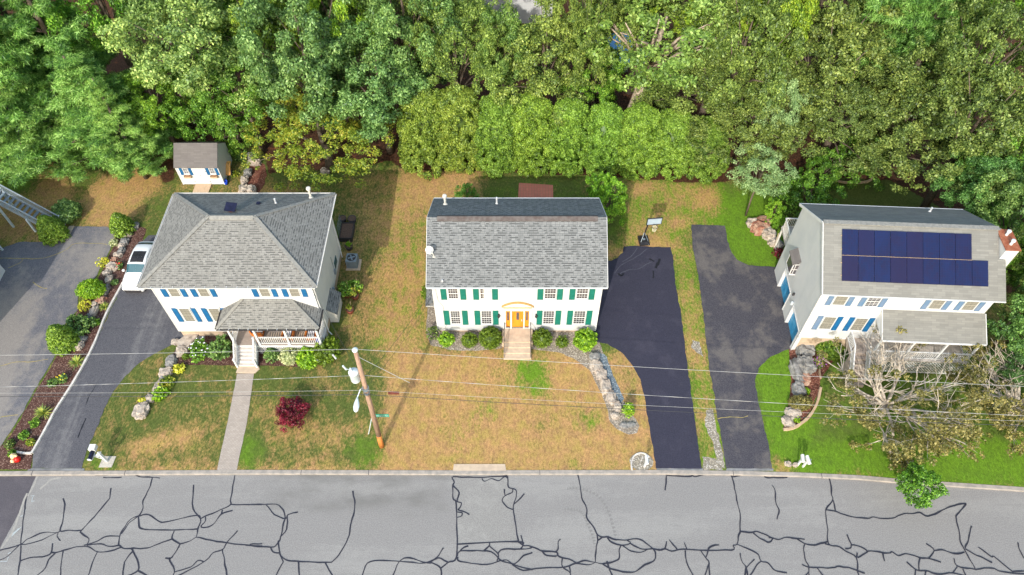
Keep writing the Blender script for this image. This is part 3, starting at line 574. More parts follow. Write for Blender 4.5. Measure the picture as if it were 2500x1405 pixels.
# ======== left house
L = thing('house', 'white two storey house with a grey hip roof, blue shutters and a roofed front porch', 'house', (-24.25, 30.15, 0))
Wd, Dp, ZE, ZR_ = 10.75, 7.75, 6.52, 8.72
m = MB(); m.box(0, Wd, 0, Dp, .79, ZE-.12); m.build('wall', 'siding_white', L)
m = MB(); m.box(.06, Wd-.06, .06, Dp-.06, -.3, .79); m.build('foundation', 'foundation', L)
for x in (0, Wd): MB().box(x-.03, x+.03+.0, -.032, .06, .8, ZE-.15).build('corner_trim', 'white_paint', L)
MB().box(-.02, Wd+.02, -.025, -.001, .72, .86).build('water_table', 'white_paint', L); MB().box(-.02, Wd+.02, -.03, -.001, ZE-.36, ZE-.12).build('frieze_board', 'white_paint', L)
e = [(-.59, -.36, ZE), (11.2, -.36, ZE), (11.28, 8.2, ZE), (-.5, 8.2, ZE)]; r0 = (3.75, 3.95, ZR_); r1 = (6.85, 3.95, ZR_)
m = MB(); m.q(e[0], e[1], r1, r0); m.q(e[1], e[2], r1); m.q(e[2], e[3], r0, r1); m.q(e[3], e[0], r0)
b = [(x, y, ZE-.07) for x, y, z in e]
for i in range(4): j = (i+1) % 4; m.q(b[i], b[j], e[j], e[i])
m.q(*b[::-1]); roofL = m.build('roof', 'shingle_grey', L)
for a, c in ((e[0], r0), (e[1], r1), (e[2], r1), (e[3], r0)):
    m = MB(); A, B = Vector(a), Vector(c); n = int((B-A).length/.3)
    for i in range(n):
        p = A.lerp(B, i/n); q = A.lerp(B, (i+1.06)/n); p.z += .022+.012*(i % 2); q.z += .022+.012*(i % 2); m.bar(p, q, .27, .02)
    m.build('hip_cap', 'hip_cap', roofL)
m = MB(); x0, x1 = 3.85, 6.8
m.q((x0, 3.72, ZR_-.06), (x1, 3.72, ZR_-.06), (x1, 3.95, ZR_+.075), (x0, 3.95, ZR_+.075)); m.q((x0, 3.95, ZR_+.075), (x1, 3.95, ZR_+.075), (x1, 4.18, ZR_-.06), (x0, 4.18, ZR_-.06)); m.q((x0, 3.71, ZR_-.12), (x1, 3.71, ZR_-.12), (x1, 3.72, ZR_-.06), (x0, 3.72, ZR_-.06))
m.build('ridge_vent', ['hip_cap'], roofL)
m = MB()   # gutters
def gut(m, a, b_, out):
    a, b_, out = Vector(a), Vector(b_), Vector(out)*.11; z = Vector((0, 0, 1))
    m.loft([[p+Vector((0, 0, -.075)), p+out+z*-.075, p+out*1.05+z*-.0, p+out*.85+z*-.0, p+out*.8-z*.06, p-z*.06] for p in (a, b_)])
gut(m, e[0], e[1], (0, -1, 0)); gut(m, e[1], e[2], (1, 0, 0)); gut(m, e[3], e[0], (-1, 0, 0)); gut(m, (11.28, 8.2, ZE), (-.5, 8.2, ZE), (0, 1, 0)); m.build('gutter', 'trim_white', L)
for i in range(17): x = -.4+i*11.4/16; MB().box(x-.015, x+.015, -.46, -.3, ZE-.01, ZE+.02).build('gutter_bracket', 'white_paint', L)
def on_rear(x, y): return ZE+(8.2-y)/(8.2-3.95)*(ZR_-ZE)
pipe(roofL, 9.75, 7.4, on_rear(0, 7.4), 7.75, .085, name='flue_pipe'); pipe(roofL, 7.55, 6.35, on_rear(0, 6.35)-.05, on_rear(0, 6.35)+.45, .06, 'white_paint', False)
z = on_rear(0, 4.95); m = MB(); m.cyl(5.0, 4.95, z-.05, z+.28, .24, .2); m.build('attic_fan', 'terracotta', roofL)
m = MB(); m.bar((4.95, 4.62, z+.30), (5.05, 5.25, z+.50), .78, .04); m.build('fan_panel', 'navy', roofL)
z = on_rear(0, 6.2); MB().box(6.25, 6.5, 6.1, 6.32, z-.05, z+.13).build('vent_box', 'navy', roofL)
for x in (.5, 2.5, 6.64, 8.66):
    window(L, x+.52, x+1.22, 4.98, 5.98, 0, 3, 3, 'blind'); shutter(L, x+.03, x+.38, 4.98, 5.96, 'shutter_blue'); shutter(L, x+1.35, x+1.68, 4.98, 5.96, 'shutter_blue')
for x in (.47, 2.53):
    window(L, x+.48, x+1.24, 1.99, 3.62, 0, 3, 3, 'blind'); shutter(L, x, x+.36, 1.97, 3.6, 'shutter_blue'); shutter(L, x+1.34, x+1.66, 1.97, 3.6, 'shutter_blue')
    MB().box(x+.35, x+1.36, -.08, -.002, 3.66, 3.76).build('window_head', 'trim_white', L)
m = MB(); m.box(Wd, Wd+.62, 1.2, 3.0, .1, 1.25); m.q((Wd, 1.2, 1.25), (Wd+.62, 1.2, 1.25), (Wd, 1.2, 1.75)); m.q((Wd, 3.0, 1.25), (Wd+.62, 3.0, 1.25), (Wd, 3.0, 1.75)); m.build('wall_bumpout', 'trim_white', L)
m = MB(); tri_roof(m, [(Wd, 1.1, 1.85), (Wd+.72, 1.1, 1.24), (Wd+.72, 3.1, 1.24), (Wd, 3.1, 1.85)], .05); m.build('bumpout_roof', 'shingle_slate', L)
m = MB(); m.tube([(Wd+.09, .12, ZE-.15), (Wd+.09, .12, .5), (Wd+.3, .0, .25)], .045, 6); m.build('downspout', 'white_paint', L); MB().tube([(Wd+.06, 7.3, ZE-.15), (Wd+.06, 7.3, .3)], .045, 6).build('downspout', 'white_paint', L)
m = MB(); m.box(Wd, Wd+.12, 4.75, 5.0, 1.3, 1.75); m.cyl(Wd+.1, 3.5, 1.0, 1.3, .09); m.tube([(Wd+.05, 4.9, 1.75), (Wd+.05, 4.9, 3.2)], .025, 6); m.build('utility_meter', 'metal_grey', L)
MB().box(Wd-.001, Wd+.03, 5.3, 6.1, 1.3, 2.0).build('side_window', 'car_glass', L)
MB().box(6.6, 7.5, -.05, .0, 1.16, 3.2).build('front_door', 'shutter_blue', L)
# porch
m = MB(); m.box(4.45, 10.75, -1.5, -.001, 1.0, 1.15); m.build('porch_floor', 'deck_boards', L)
m = MB(); m.box(4.43, 10.77, -1.53, -1.503, .93, 1.14); m.box(10.753, 10.79, -1.5, 0, .93, 1.14); m.build('porch_rim', 'white_paint', L)
prF = [(3.98, -1.67, 3.5), (10.97, -1.67, 3.5), (8.98, -.002, 4.7), (5.75, -.002, 4.7)]
m = MB(); m.q(*prF); m.q(prF[1], (10.97, -.002, 3.5), prF[2]); m.q((3.98, -.002, 3.5), prF[0], prF[3])
b = [(3.98, -1.67, 3.36), (10.97, -1.67, 3.36), (10.97, -.002, 3.36), (3.98, -.002, 3.36)]; m.q(*b[::-1]); t = [(p[0], p[1], 3.5) for p in b]
for i in range(4): j = (i+1) % 4; m.q(b[i], b[j], t[j], t[i])
pr = m.build('porch_roof', 'shingle_grey', L)
for a, c in ((prF[0], prF[3]), (prF[1], prF[2])):
    m = MB(); A, B = Vector(a), Vector(c)
    for i in range(9): p = A.lerp(B, i/9); q = A.lerp(B, (i+1.05)/9); p.z += .02+.01*(i % 2); q.z += .02+.01*(i % 2); m.bar(p, q, .24, .018)
    m.build('hip_cap', 'hip_cap', pr)
m = MB(); gut(m, (3.98, -1.67, 3.49), (10.97, -1.67, 3.49), (0, -1, 0)); gut(m, (10.97, -1.67, 3.49), (10.97, 0, 3.49), (1, 0, 0)); gut(m, (3.98, 0, 3.49), (3.98, -1.67, 3.49), (-1, 0, 0)); m.build('porch_gutter', 'dark_metal', pr)
for i in range(11): x = 4.2+i*.66; MB().box(x-.015, x+.015, -1.79, -1.6, 3.49, 3.52).build('gutter_bracket', 'white_paint', pr)
for x in (4.55, 6.3, 8.42, 10.66):
    m = MB(); m.box(x-.07, x+.07, -1.47, -1.33, 1.15, 3.37); m.box(x-.1, x+.1, -1.5, -1.3, 1.15, 1.3); m.build('porch_post', 'white_paint', L)
def rail(par, a, b, h=.85, base=.1, n=None, mat='white_paint', sp=.135, name='railing', tw=.08):
    a, b = Vector(a), Vector(b); m = MB(); ln = (b-a).length; n = n or int(ln/sp)
    m.bar(a+Vector((0, 0, h)), b+Vector((0, 0, h)), tw, .06); m.bar(a+Vector((0, 0, base)), b+Vector((0, 0, base)), .05, .05)
    for i in range(1, n): p = a.lerp(b, i/n); m.bar(p+Vector((0, 0, base)), p+Vector((0, 0, h-.03)), .038, .038, up=(b-a).normalized())
    return m.build(name, mat, par)
rail(L, (6.38, -1.4, 1.15), (8.35, -1.4, 1.15)); rail(L, (8.5, -1.4, 1.15), (10.6, -1.4, 1.15)); rail(L, (10.66, -1.33, 1.15), (10.66, -.05, 1.15)); rail(L, (4.52, -1.33, 1.15), (4.52, -.05, 1.15))
def lattice(par, a, b, z0, z1, nrm, step=.16):
    m = MB(); a, b = Vector(a), Vector(b); ln = (b-a).length; d = (b-a)/ln; h = z1-z0; k = int((ln+h)/step)
    for sgn in (1, -1):
        for i in range(k+1):
            s0 = i*step-h if sgn > 0 else i*step; s1 = s0+h if sgn > 0 else s0-h; za, zb = z0, z1
            if s0 > ln and s1 > ln or s0 < 0 and s1 < 0: continue
            def clip(s, z, so, zo):
                if s < 0: return 0, z+(zo-z)*(0-s)/(so-s)
                if s > ln: return ln, z+(zo-z)*(ln-s)/(so-s)
                return s, z
            p = clip(s0, za, s1, zb); q = clip(s1, zb, s0, za); off = Vector(nrm)*(.006*sgn)
            m.bar(a+d*p[0]+Vector((0, 0, p[1]))+off, a+d*q[0]+Vector((0, 0, q[1]))+off, .035, .008, up=nrm)
    m.bar(a+Vector((0, 0, z0+.03)), b+Vector((0, 0, z0+.03)), .06, .03); m.bar(a+Vector((0, 0, z1-.02)), b+Vector((0, 0, z1-.02)), .06, .03)
    return m.build('lattice', 'white_paint', par)
lattice(L, (6.05, -1.46, 0), (10.72, -1.46, 0), .0, .93, (0, 1, 0)); lattice(L, (10.73, -1.46, 0), (10.73, 0, 0), .0, .93, (1, 0, 0)); lattice(L, (10.735, -.9, 0), (10.735, -.02, 0), 1.2, 3.3, (1, 0, 0), .2)
m = MB(); MB
ns = 5
for i in range(ns): z = 1.15*(1-(i+1)/(ns+1)); y = -1.5-.21*i; m.box(4.75, 5.98, y-.24, y-.001*i, z-.03, z)
m.build('step_tread', 'tread', L)
m = MB()
for i in range(ns+1): z = 1.15*(1-i/(ns+1)); y = -1.5-.21*i-(.03 if i else .04); m.box(4.75, 5.98, y, y+.02, z-1.15/(ns+1)+.002, z-.034)
for x in (4.68, 5.985): m.loft([[(x, -1.5, .6), (x, -1.5, 1.12), (x, -2.62, .16), (x, -2.62, .0), (x, -2.3, 0)], [(x+.06, -1.5, .6), (x+.06, -1.5, 1.12), (x+.06, -2.62, .16), (x+.06, -2.62, .0), (x+.06, -2.3, 0)]])
m.build('step_riser', 'white_paint', L)
for x in (4.66, 6.06):
    rail(L, (x, -1.5, 1.15), (x, -2.62, .12), .86, .12, 9)
    m = MB(); m.box(x-.06, x+.06, -2.7, -2.58, 0, 1.06); m.box(x-.08, x+.08, -2.72, -2.56, 1.06, 1.1); m.box(x-.06, x+.06, -1.56, -1.44, 1.0, 2.1); m.box(x-.08, x+.08, -1.58, -1.42, 2.1, 2.14); m.build('newel_post', 'white_paint', L)
sl_ = MB().slab([(-19.62, 27.05), (-18.25, 27.02), (-18.0, 27.35), (-18.12, 27.62), (-19.55, 27.62)], -.1, .07).build('doorstep_slab', 'concrete'); tag(sl_, 'tan stone slab at the foot of the white porch steps', 'step')
sl_ = MB().slab(poly([(434, 838), (450, 826), (472, 812), (486, 812), (486, 822), (462, 850), (450, 860), (436, 852)]), -.1, .22).build('stone_slab', 'rock'); tag(sl_, 'pale flat stone against the front left corner of the left house', 'stone')
# porch furniture
def wicker_chair(loc, rz, label, grp):
    t = thing('wicker_chair', label, 'chair', loc, rz, grp)
    m = MB(); m.box(-.36, .36, -.36, .36, .12, .38); m.box(-.3, -.22, -.34, -.26, 0, .12); m.box(.22, .3, -.34, -.26, 0, .12); m.box(-.3, -.22, .26, .34, 0, .12); m.box(.22, .3, .26, .34, 0, .12); m.build('seat', 'wicker', t)
    m = MB(); m.loft([[(-.38, .3, .38), (.38, .3, .38), (.38, .42, .38), (-.38, .42, .38)], [(-.36, .38, .85), (.36, .38, .85), (.36, .47, .85), (-.36, .47, .85)]]); m.build('backrest', 'wicker', t)
    for s in (-1, 1): MB().box(min(s*.3, s*.42), max(s*.3, s*.42), -.36, .36, .381, .62).build('armrest', 'wicker', t)
    MB().box(-.29, .29, -.33, .27, .381, .47).build('cushion', 'stripe_fabric', t); m = MB(); m.loft([[(-.28, .2, .47), (.28, .2, .47), (.28, .3, .47), (-.28, .3, .47)], [(-.28, .29, .84), (.28, .29, .84), (.28, .375, .84), (-.28, .375, .84)]]); m.build('back_cushion', 'stripe_fabric', t)
    return t
c0 = wicker_chair((-15.95, 29.35, 1.16), R(180+180), 'orange wicker chair with striped cushions in the middle of the left house porch', 'wicker chairs on the porch')
dup(c0, (-14.3, 29.35, 1.16), R(0), None, 'orange wicker chair with striped cushions at the right end of the porch')
dup(c0, (-18.15, 29.6, 1.16), R(90), None, 'orange wicker chair beside the top of the porch steps')
m = MB(); m.box(-17.4, -14.0, 28.85, 29.75, 1.151, 1.163); tag(m.build('porch_rug', 'rug'), 'striped brown rug on the left house porch floor', 'rug')
t = thing('plant_pot', 'blue glazed pot in the right corner of the porch', 'pot', (-13.78, 29.0, 1.16)); MB().lathe((0, 0, 0), [(.001, 0), (.14, 0), (.2, .2), (.17, .38), (.15, .38), (.15, .34), (.001, .34)], 16).build('pot', 'plastic_blue', t, True)
# ======== centre house
c = thing('house', 'white two storey house with green shutters, orange front door and a grey gable roof', 'house', (-5.45, 30.55, 0)); CH = c
Wd, Dp, ZE, ZR_ = 11.6, 7.6, 5.88, 8.32
m = MB(); m.box(0, Wd, 0, Dp, .2, ZE-.05); ym = 3.85
m.loft([[(0, 0, ZE-.05), (0, Dp, ZE-.05), (0, ym, ZR_-.18)], [(Wd, 0, ZE-.05), (Wd, Dp, ZE-.05), (Wd, ym, ZR_-.18)]]); m.build('wall', 'siding_white', c)
MB().box(.05, Wd-.05, .05, Dp-.05, -.3, .2).build('foundation', 'foundation', c)
m = MB(); m.box(-.03, .1, -.03, -.001, .2, ZE-.2); m.box(-.03, -.001, -.001, .1, .2, ZE-.2); m.build('corner_trim', 'white_paint', c); m = MB(); m.box(Wd-.1, Wd+.03, -.03, -.001, .2, ZE-.2); m.box(Wd+.001, Wd+.03, -.001, .1, .2, ZE-.2); m.build('corner_trim', 'white_paint', c)
y0, y1 = -.3, 7.95; xl, xr = -.33, 11.9
m = MB(); tri_roof(m, [(xl, y0, ZE), (xr, y0, ZE), (xr, ym, ZR_), (xl, ym, ZR_)], .09); rf = m.build('roof', 'shingle_slate', c)
m = MB(); tri_roof(m, [(xl, ym, ZR_), (xr, ym, ZR_), (xr, y1, ZE), (xl, y1, ZE)]); m.build('rear_roof', 'shingle_slate', c)
m = MB(); m.box(xl, xr, y0-.07, y0-.001, ZE-.09, ZE-.02); m.box(xl, xr, y1+.001, y1+.09, ZE-.17, ZE-.02)
for x in (xl-.03, xr+.001):
    for a, b in ((y0, ym), (y1, ym)): m.bar((x+.015, a, ZE-.09), (x+.015, b, ZR_-.09), .03, .17)
m.build('fascia', 'white_paint', c)
m = MB(); x0, x1 = .35, 11.3
m.q((x0, 3.6, ZR_-.08), (x1, 3.6, ZR_-.08), (x1, ym, ZR_+.08), (x0, ym, ZR_+.08)); m.q((x0, ym, ZR_+.08), (x1, ym, ZR_+.08), (x1, 4.1, ZR_-.08), (x0, 4.1, ZR_-.08)); m.q((x0, 3.59, ZR_-.16), (x1, 3.59, ZR_-.16), (x1, 3.6, ZR_-.08), (x0, 3.6, ZR_-.08)); m.q((x0, 3.6, ZR_-.08), (x0, ym, ZR_+.08), (x0, 4.1, ZR_-.08)); m.q((x1, 3.6, ZR_-.08), (x1, ym, ZR_+.08), (x1, 4.1, ZR_-.08))
m.build('ridge_vent', 'ridge_brown', rf)
sl2 = lambda y: ZE+(7.95-y)/(7.95-3.85)*(ZR_-ZE)
pipe(rf, .65, 6.55, sl2(6.55), 7.45, .085, name='flue_pipe'); pipe(rf, 4.35, 6.7, sl2(6.7)-.05, sl2(6.7)+.65, .06, 'white_paint', False)
sf = lambda y: ZE+(y+.3)/(4.15)*(ZR_-ZE)
m = MB(); m.cyl(.75, .05, sf(.05)-.02, sf(.05)+.16, .05, n=8); m.build('vent_pipe', 'white_paint', rf)
ds = thing('satellite_dish', 'white satellite dish at the left edge of the centre house roof', 'satellite dish', (-5.45+.05, 30.55+1.45, sf(1.45)))
m = MB(); ax = Vector((-.25, -.75, .62)).normalized(); cx = Vector((-.12, .15, .62)); X_ = ax.orthogonal().normalized(); Y_ = ax.cross(X_)
rg = []
for r_, d_2 in ((.001, 0), (.11, .009), (.2, .034), (.28, .07), (.285, .08), (.27, .075), (.1, .014), (.001, .006)): rg.append([cx+ax*d_2+(X_*math.cos(k*math.pi/10)+Y_*math.sin(k*math.pi/10))*r_ for k in range(20)])
m.loft(rg, False); m.build('dish', 'white_paint', ds, True)
m = MB(); m.tube([cx, (0, .2, .35), (.12, .1, .0)], .03, 8); m.box(.02, .22, 0, .2, -.02, .04); m.tube([cx-X_*.3, cx+ax*.5+Vector((.22, 0, -.14))], .018, 6); q = cx+ax*.5+Vector((.22, 0, -.14)); m.box(q.x-.06, q.x+.06, q.y-.06, q.y+.06, q.z-.06, q.z+.06); m.build('mount', 'pipe_cream', ds)
for x0, x1, sA, sB, sp in ((1.04, 1.73, .54, 1.88, None), (3.24, 3.95, 2.77, 4.08, (.33, 1)), (7.67, 8.47, 7.2, 8.55, None), (9.87, 10.67, 9.4, 10.75, None)):
    window(c, x0, x1+.02, 4.2, 5.42, 0, 4, 2, split=sp); shutter(c, sA, sA+.4, 4.09, 5.38, 'shutter_green'); shutter(c, sB, sB+.4, 4.09, 5.38, 'shutter_green')
for x0, x1, sA, sB in ((1.04, 1.73, .56, 1.88), (3.24, 3.98, 2.77, 4.08), (7.67, 8.47, 7.22, 8.56), (9.86, 10.7, 9.4, 10.78)):
    window(c, x0, x1+.02, 1.1, 2.76, 0, 4, 3); shutter(c, sA, sA+.4, 1.0, 2.74, 'shutter_green'); shutter(c, sB, sB+.4, 1.0, 2.74, 'shutter_green')
# door group
m = MB()
for x0, x1 in ((4.80, 5.0), (5.33, 5.44), (6.27, 6.36), (6.68, 6.88)): m.box(x0, x1, -.09, -.001, .56, 2.86)
m.box(4.74, 6.94, -.13, -.001, 2.861, 3.16); m.box(4.7, 6.98, -.18, -.001, 3.161, 3.24); m.box(5.0, 5.33, -.06, -.001, .56, .64); m.box(6.36, 6.68, -.06, -.001, .56, .64)
ar = []
for i in range(13):
    a = i/12; ar.append((4.72+2.25*a, 3.26+.5*math.sin(math.pi*a)**.8))
m.slab([(x, z) for x, z in ar], 0, .08) if 0 else None
m.loft([[(x, -.1, z) for x, z in ar], [(x, -.002, z) for x, z in ar]]); m.build('door_surround', 'white_paint', c)
m = MB(); m.loft([[(x, -.17, z+.02), (x, -.17, z+.09), (x, -.01, z+.09), (x, -.01, z+.02)] for x, z in ar]); m.box(4.85, 6.85, -.185, -.02, 3.243, 3.275); m.build('door_arch', 'wood_gold', c)
m = MB(); m.box(5.45, 6.26, -.05, -.001, .66, 2.66); dr = m.build('front_door', 'door_orange', c)
MB().box(5.76, 5.96, -.06, -.045, 1.65, 2.6).build('door_glass', 'glass_dark', dr); MB().box(5.45, 6.26, -.062, -.05, .66, .75).build('kick_plate', 'dark_metal', dr); m = MB(); m.cyl(6.16, -.09, 1.55, 1.75, .025, n=8); m.build('handle', 'metal_pale', dr)
for x0 in (5.03, 6.38):
    sd = MB().box(x0, x0+.28, -.045, -.001, .66, 2.8).build('sidelight', 'door_orange', c); MB().box(x0+.07, x0+.21, -.055, -.04, 1.6, 2.62).build('pane', 'glass_dark', sd); MB().box(x0, x0+.28, -.057, -.045, .66, .8).build('kick_plate', 'dark_metal', sd)
for x in (4.5, 7.18):
    m = MB(); m.box(x-.06, x+.06, -.07, -.001, 2.25, 2.36); m.lathe((x, -.14, 2.05), [(.001, 0), (.07, .02), (.1, .16), (.07, .3), (.001, .34)], 10); m.build('wall_lamp', 'dark_metal', c)
# front steps
m = MB(); m.box(4.85, 6.83, -1.2, -.001, -.1, .55)
for i, z in enumerate((.42, .29, .16)): m.box(4.85, 6.83, -1.2-.4*(i+1), -1.2-.4*i, -.1, z)
m.box(4.72, 4.848, -1.3, -.1, -.1, .50); m.box(6.832, 6.96, -1.3, -.1, -.1, .5); st = m.build('front_steps', 'concrete', c)
MB().box(4.84, 6.84, -1.215, -1.2005, .4, .552).build('step_edge', 'foundation', st)
m = MB()
for x in (4.9, 6.78): 
    for y, z in ((-.15, .55), (-1.15, .55), (-2.3, .16)): m.bar((x, y, z), (x, y, z+.85), .035)
    m.bar((x, -.1, 1.4), (x, -1.15, 1.4), .04); m.bar((x, -1.15, 1.4), (x, -2.38, 1.0), .04); m.bar((x, -1.15, .75), (x, -2.3, .3), .02)
    for i in range(8): y = -1.3-.13*i; zt = 1.4+(y+1.15)/1.23*.4; m.bar((x, y, zt-.72), (x, y, zt), .018)
m.build('handrail', 'dark_metal', c)
m = MB(); tri_roof(m, [(-.75, .5, 2.65), (-.75, 2.2, 2.65), (-.0, 2.2, 3.1), (-.0, .5, 3.1)], .08); m.build('side_canopy', 'shingle_slate', c)
m = MB(); m.box(-.72, -.02, .52, 2.18, 2.45, 2.569); m.build('canopy_trim', 'white_paint', c); MB().box(-.05, -.001, .8, 1.75, .5, 2.4).build('side_door', 'wood_yellow', c)
m = MB(); m.tube([(.22, -.03, 5.5), (.3, -.03, 4.0), (.6, -.03, 3.3), (.68, -.03, 1.0), (.55, -.03, .5), (.3, -.03, .35)], .008, 5); m.build('wall_cable', 'wire_black', c)
# ======== right house
ANG = R(-2.9); ORG = Vector((20.25, 29.0, 0))
c = thing('house', 'white house with solar roof panels and two blue garage doors in its gable', 'house', ORG, ANG); RH = c
Wd, Dp, ZE, ZR_ = 11.15, 7.35, 7.22, 9.74; ym = 3.68
m = MB(); h = .28; D = [(.25, 2.4), (3.65, 5.78)]; tz = 2.05
body = [(0, ZE-.05)]
# gable wall with the two openings, front, rear and right walls
m.box(h, Wd, 0, Dp, 1.7, ZE-.05); m.box(h, Wd-.05, .05, Dp, .1, 1.7) if 0 else None
segs = [(0, D[0][0]), (D[0][1], D[1][0]), (D[1][1], Dp)]
for a, b in segs: m.box(0, h-.002, a, b, 0, tz)
m.box(0, h-.002, 0, Dp, tz+.001, ZE-.05)
m.loft([[(0, 0, ZE-.049), (0, Dp, ZE-.049), (0, ym, ZR_-.18)], [(Wd, 0, ZE-.049), (Wd, Dp, ZE-.049), (Wd, ym, ZR_-.18)]]); m.build('wall', 'siding_white', c)
MB().box(h+.01, Wd-.04, .04, Dp-.04, -.3, 1.698).build('foundation', 'foundation', c)
m = MB()
for a, b in D: m.box(-.03, -.001, a-.1, a-.001, 0, tz+.1); m.box(-.03, -.001, b+.001, b+.1, 0, tz+.1); m.box(-.032, -.001, a, b, tz+.002, tz+.1); m.box(.0, h-.01, b-.02, b-.001, .0, tz)
m.box(-.03, .1, -.03, -.001, .0, ZE-.2); m.box(-.03, -.001, -.03, .1, 0, ZE-.2); m.build('corner_trim', 'white_paint', c)
for a, b in D:
    m = MB(); m.box(h-.06, h-.012, a+.01, b-.01, .02, tz-.01)
    for i in range(4):
        for j in range(4): z0 = .06+i*.5; yy = a+.06+j*(b-a-.06)/4; m.box(h-.075, h-.059, yy, yy+(b-a)/4-.1, z0, z0+.42)
    m.build('garage_door', 'garage_blue', c)
m = MB(); tri_roof(m, [(-.13, -.32, ZE), (11.52, -.32, ZE), (11.52, 1.95, ZE+2.27*.63), (11.08, 1.951, ZE+2.27*.63), (11.08, ym, ZR_), (-.13, ym, ZR_)], .09); rf = m.build('roof', 'shingle_light', c)
m = MB(); tri_roof(m, [(-.13, ym, ZR_), (11.3, ym, ZR_), (11.3, Dp+.35, ZE), (-.13, Dp+.35, ZE)]); m.build('rear_roof', 'shingle_light', c)
m = MB(); m.box(-.13, 11.52, -.38, -.321, ZE-.09, ZE-.02); m.box(-.13, 11.3, Dp+.351, Dp+.42, ZE-.18, ZE-.02)
for a, b in ((-.32, ym), (Dp+.35, ym)): m.bar((-.15, a, ZE-.07), (-.15, b, ZR_-.07), .04, .2)
m.box(11.151, 11.5, .0, 1.9, ZE-.3, ZE-.19); m.build('fascia', 'white_paint', c)
m = MB()
for i in range(37): x = -.1+i*.303; m.bar((x, ym, ZR_+.02+.01*(i % 2)), (x+.32, ym, ZR_+.02+.01*(i % 2)), .34, .05)
m.build('ridge_cap', 'hip_cap', rf)
rs = lambda y: ZE+(y+.32)*.63
sx = [1.05+1.035*i for i in range(9)]
for row, (ya, yb) in enumerate(((.42, 1.80), (1.85, 3.25))):
    for i in range(9 if row == 0 else 8):
        a, b = sx[i]+.012, sx[i]+1.023; za, zb = rs(ya)+.11, rs(yb)+.11
        m = MB(); m.q((a, ya, za), (b, ya, za), (b, yb, zb), (a, yb, zb)); lo = .05
        for p, q in (((a, ya, za), (b, ya, za)), ((b, ya, za), (b, yb, zb)), ((b, yb, zb), (a, yb, zb)), ((a, yb, zb), (a, ya, za))): m.q((p[0], p[1], p[2]-lo), (q[0], q[1], q[2]-lo), q, p)
        m.build('solar_panel', 'solar_cell', rf)
m = MB(); y = 1.825; m.bar((1.05, y, rs(y)+.09), (9.35, y, rs(y)+.09), .02, .02)
for yq in (.75, 1.45, 2.2, 2.95): m.bar((1.0, yq, rs(yq)+.03), (10.4 if yq < 1.8 else 9.36, yq, rs(yq)+.03), .04, .04)
m.build('panel_rail', 'wood_tan', rf)
z = ZE+(Dp+.35-6.9)*.63; pipe(rf, 8.5, 6.9, z-.05, z+.4, .06, 'white_paint', False)
m = MB(); m.box(11.155, 12.0, 2.05, 3.75, .0, 9.5); ch = m.build('chimney', 'siding_white', c)
MB().box(11.1, 12.06, 2.0, 3.8, 9.501, 9.56).build('chimney_cap', 'rust', ch)
for y in (2.5, 3.3): m = MB(); m.cyl(11.55, y, 9.56, 9.8, .09); m.lathe((11.55, y, 9.86), [(.001, .16), (.12, .12), (.14, .03), (.1, 0), (.001, -.01)], 14); m.build('flue_pipe', 'metal_pale', ch)
for x0, gl in ((.97, 'blind'), (3.1, 'glass_dark'), (7.23, 'blind'), (9.38, 'blind')):
    window(c, x0, x0+.86, 5.7, 6.82, 0, 3, 3, gl); shutter(c, x0-.42, x0-.07, 5.66, 6.78, 'shutter_pale'); shutter(c, x0+.92, x0+1.27, 5.66, 6.78, 'shutter_pale')
for x0 in (1.02, 3.15):
    window(c, x0, x0+.86, 2.84, 4.35, 0, 3, 3, 'blind'); shutter(c, x0-.42, x0-.07, 2.76, 4.36, 'shutter_pale' if x0 < 2 else 'shutter_blue'); shutter(c, x0+.92, x0+1.27, 2.76, 4.36, 'shutter_blue')
MB().box(-.001, Wd, -.03, -.0005, 1.68, 1.8).build('water_table', 'white_paint', c)
# garden window on the gable
gw = MB(); gw.box(-.42, -.001, 4.22, 5.4, 3.4, 3.46)
for x, y in ((-.42, 4.22), (-.42, 5.34)): gw.box(x, x+.06, y, y+.06, 3.46, 4.6)
gw.box(-.36, -.001, 4.221, 4.27, 4.54, 4.6); gw.box(-.36, -.001, 4.221, 4.27, 3.461, 3.52); gw.box(-.24, -.2, 4.222, 4.26, 3.52, 4.54); gw.box(-.36, -.001, 4.223, 4.255, 4.0, 4.05); gw.box(-.42, -.37, 4.28, 5.34, 4.54, 4.6)
g = gw.build('bay_window', 'white_paint', c); MB().box(-.40, -.001, 4.24, 5.38, 3.461, 4.55).build('pane', 'glass_dark', g)
m = MB(); tri_roof(m, [(-.5, 4.15, 4.62), (-.5, 5.47, 4.62), (-.001, 5.47, 5.02), (-.001, 4.15, 5.02)], .05); m.build('bay_roof', 'shingle_brown', g)
m = MB(); m.box(-.14, -.001, 2.95, 3.05, 2.6, 2.85); m.build('wall_lamp', 'dark_metal', c); m = MB(); m.cyl(-.12, 2.55, 2.1, 2.35, .09); m.build('meter', 'metal_pale', c)
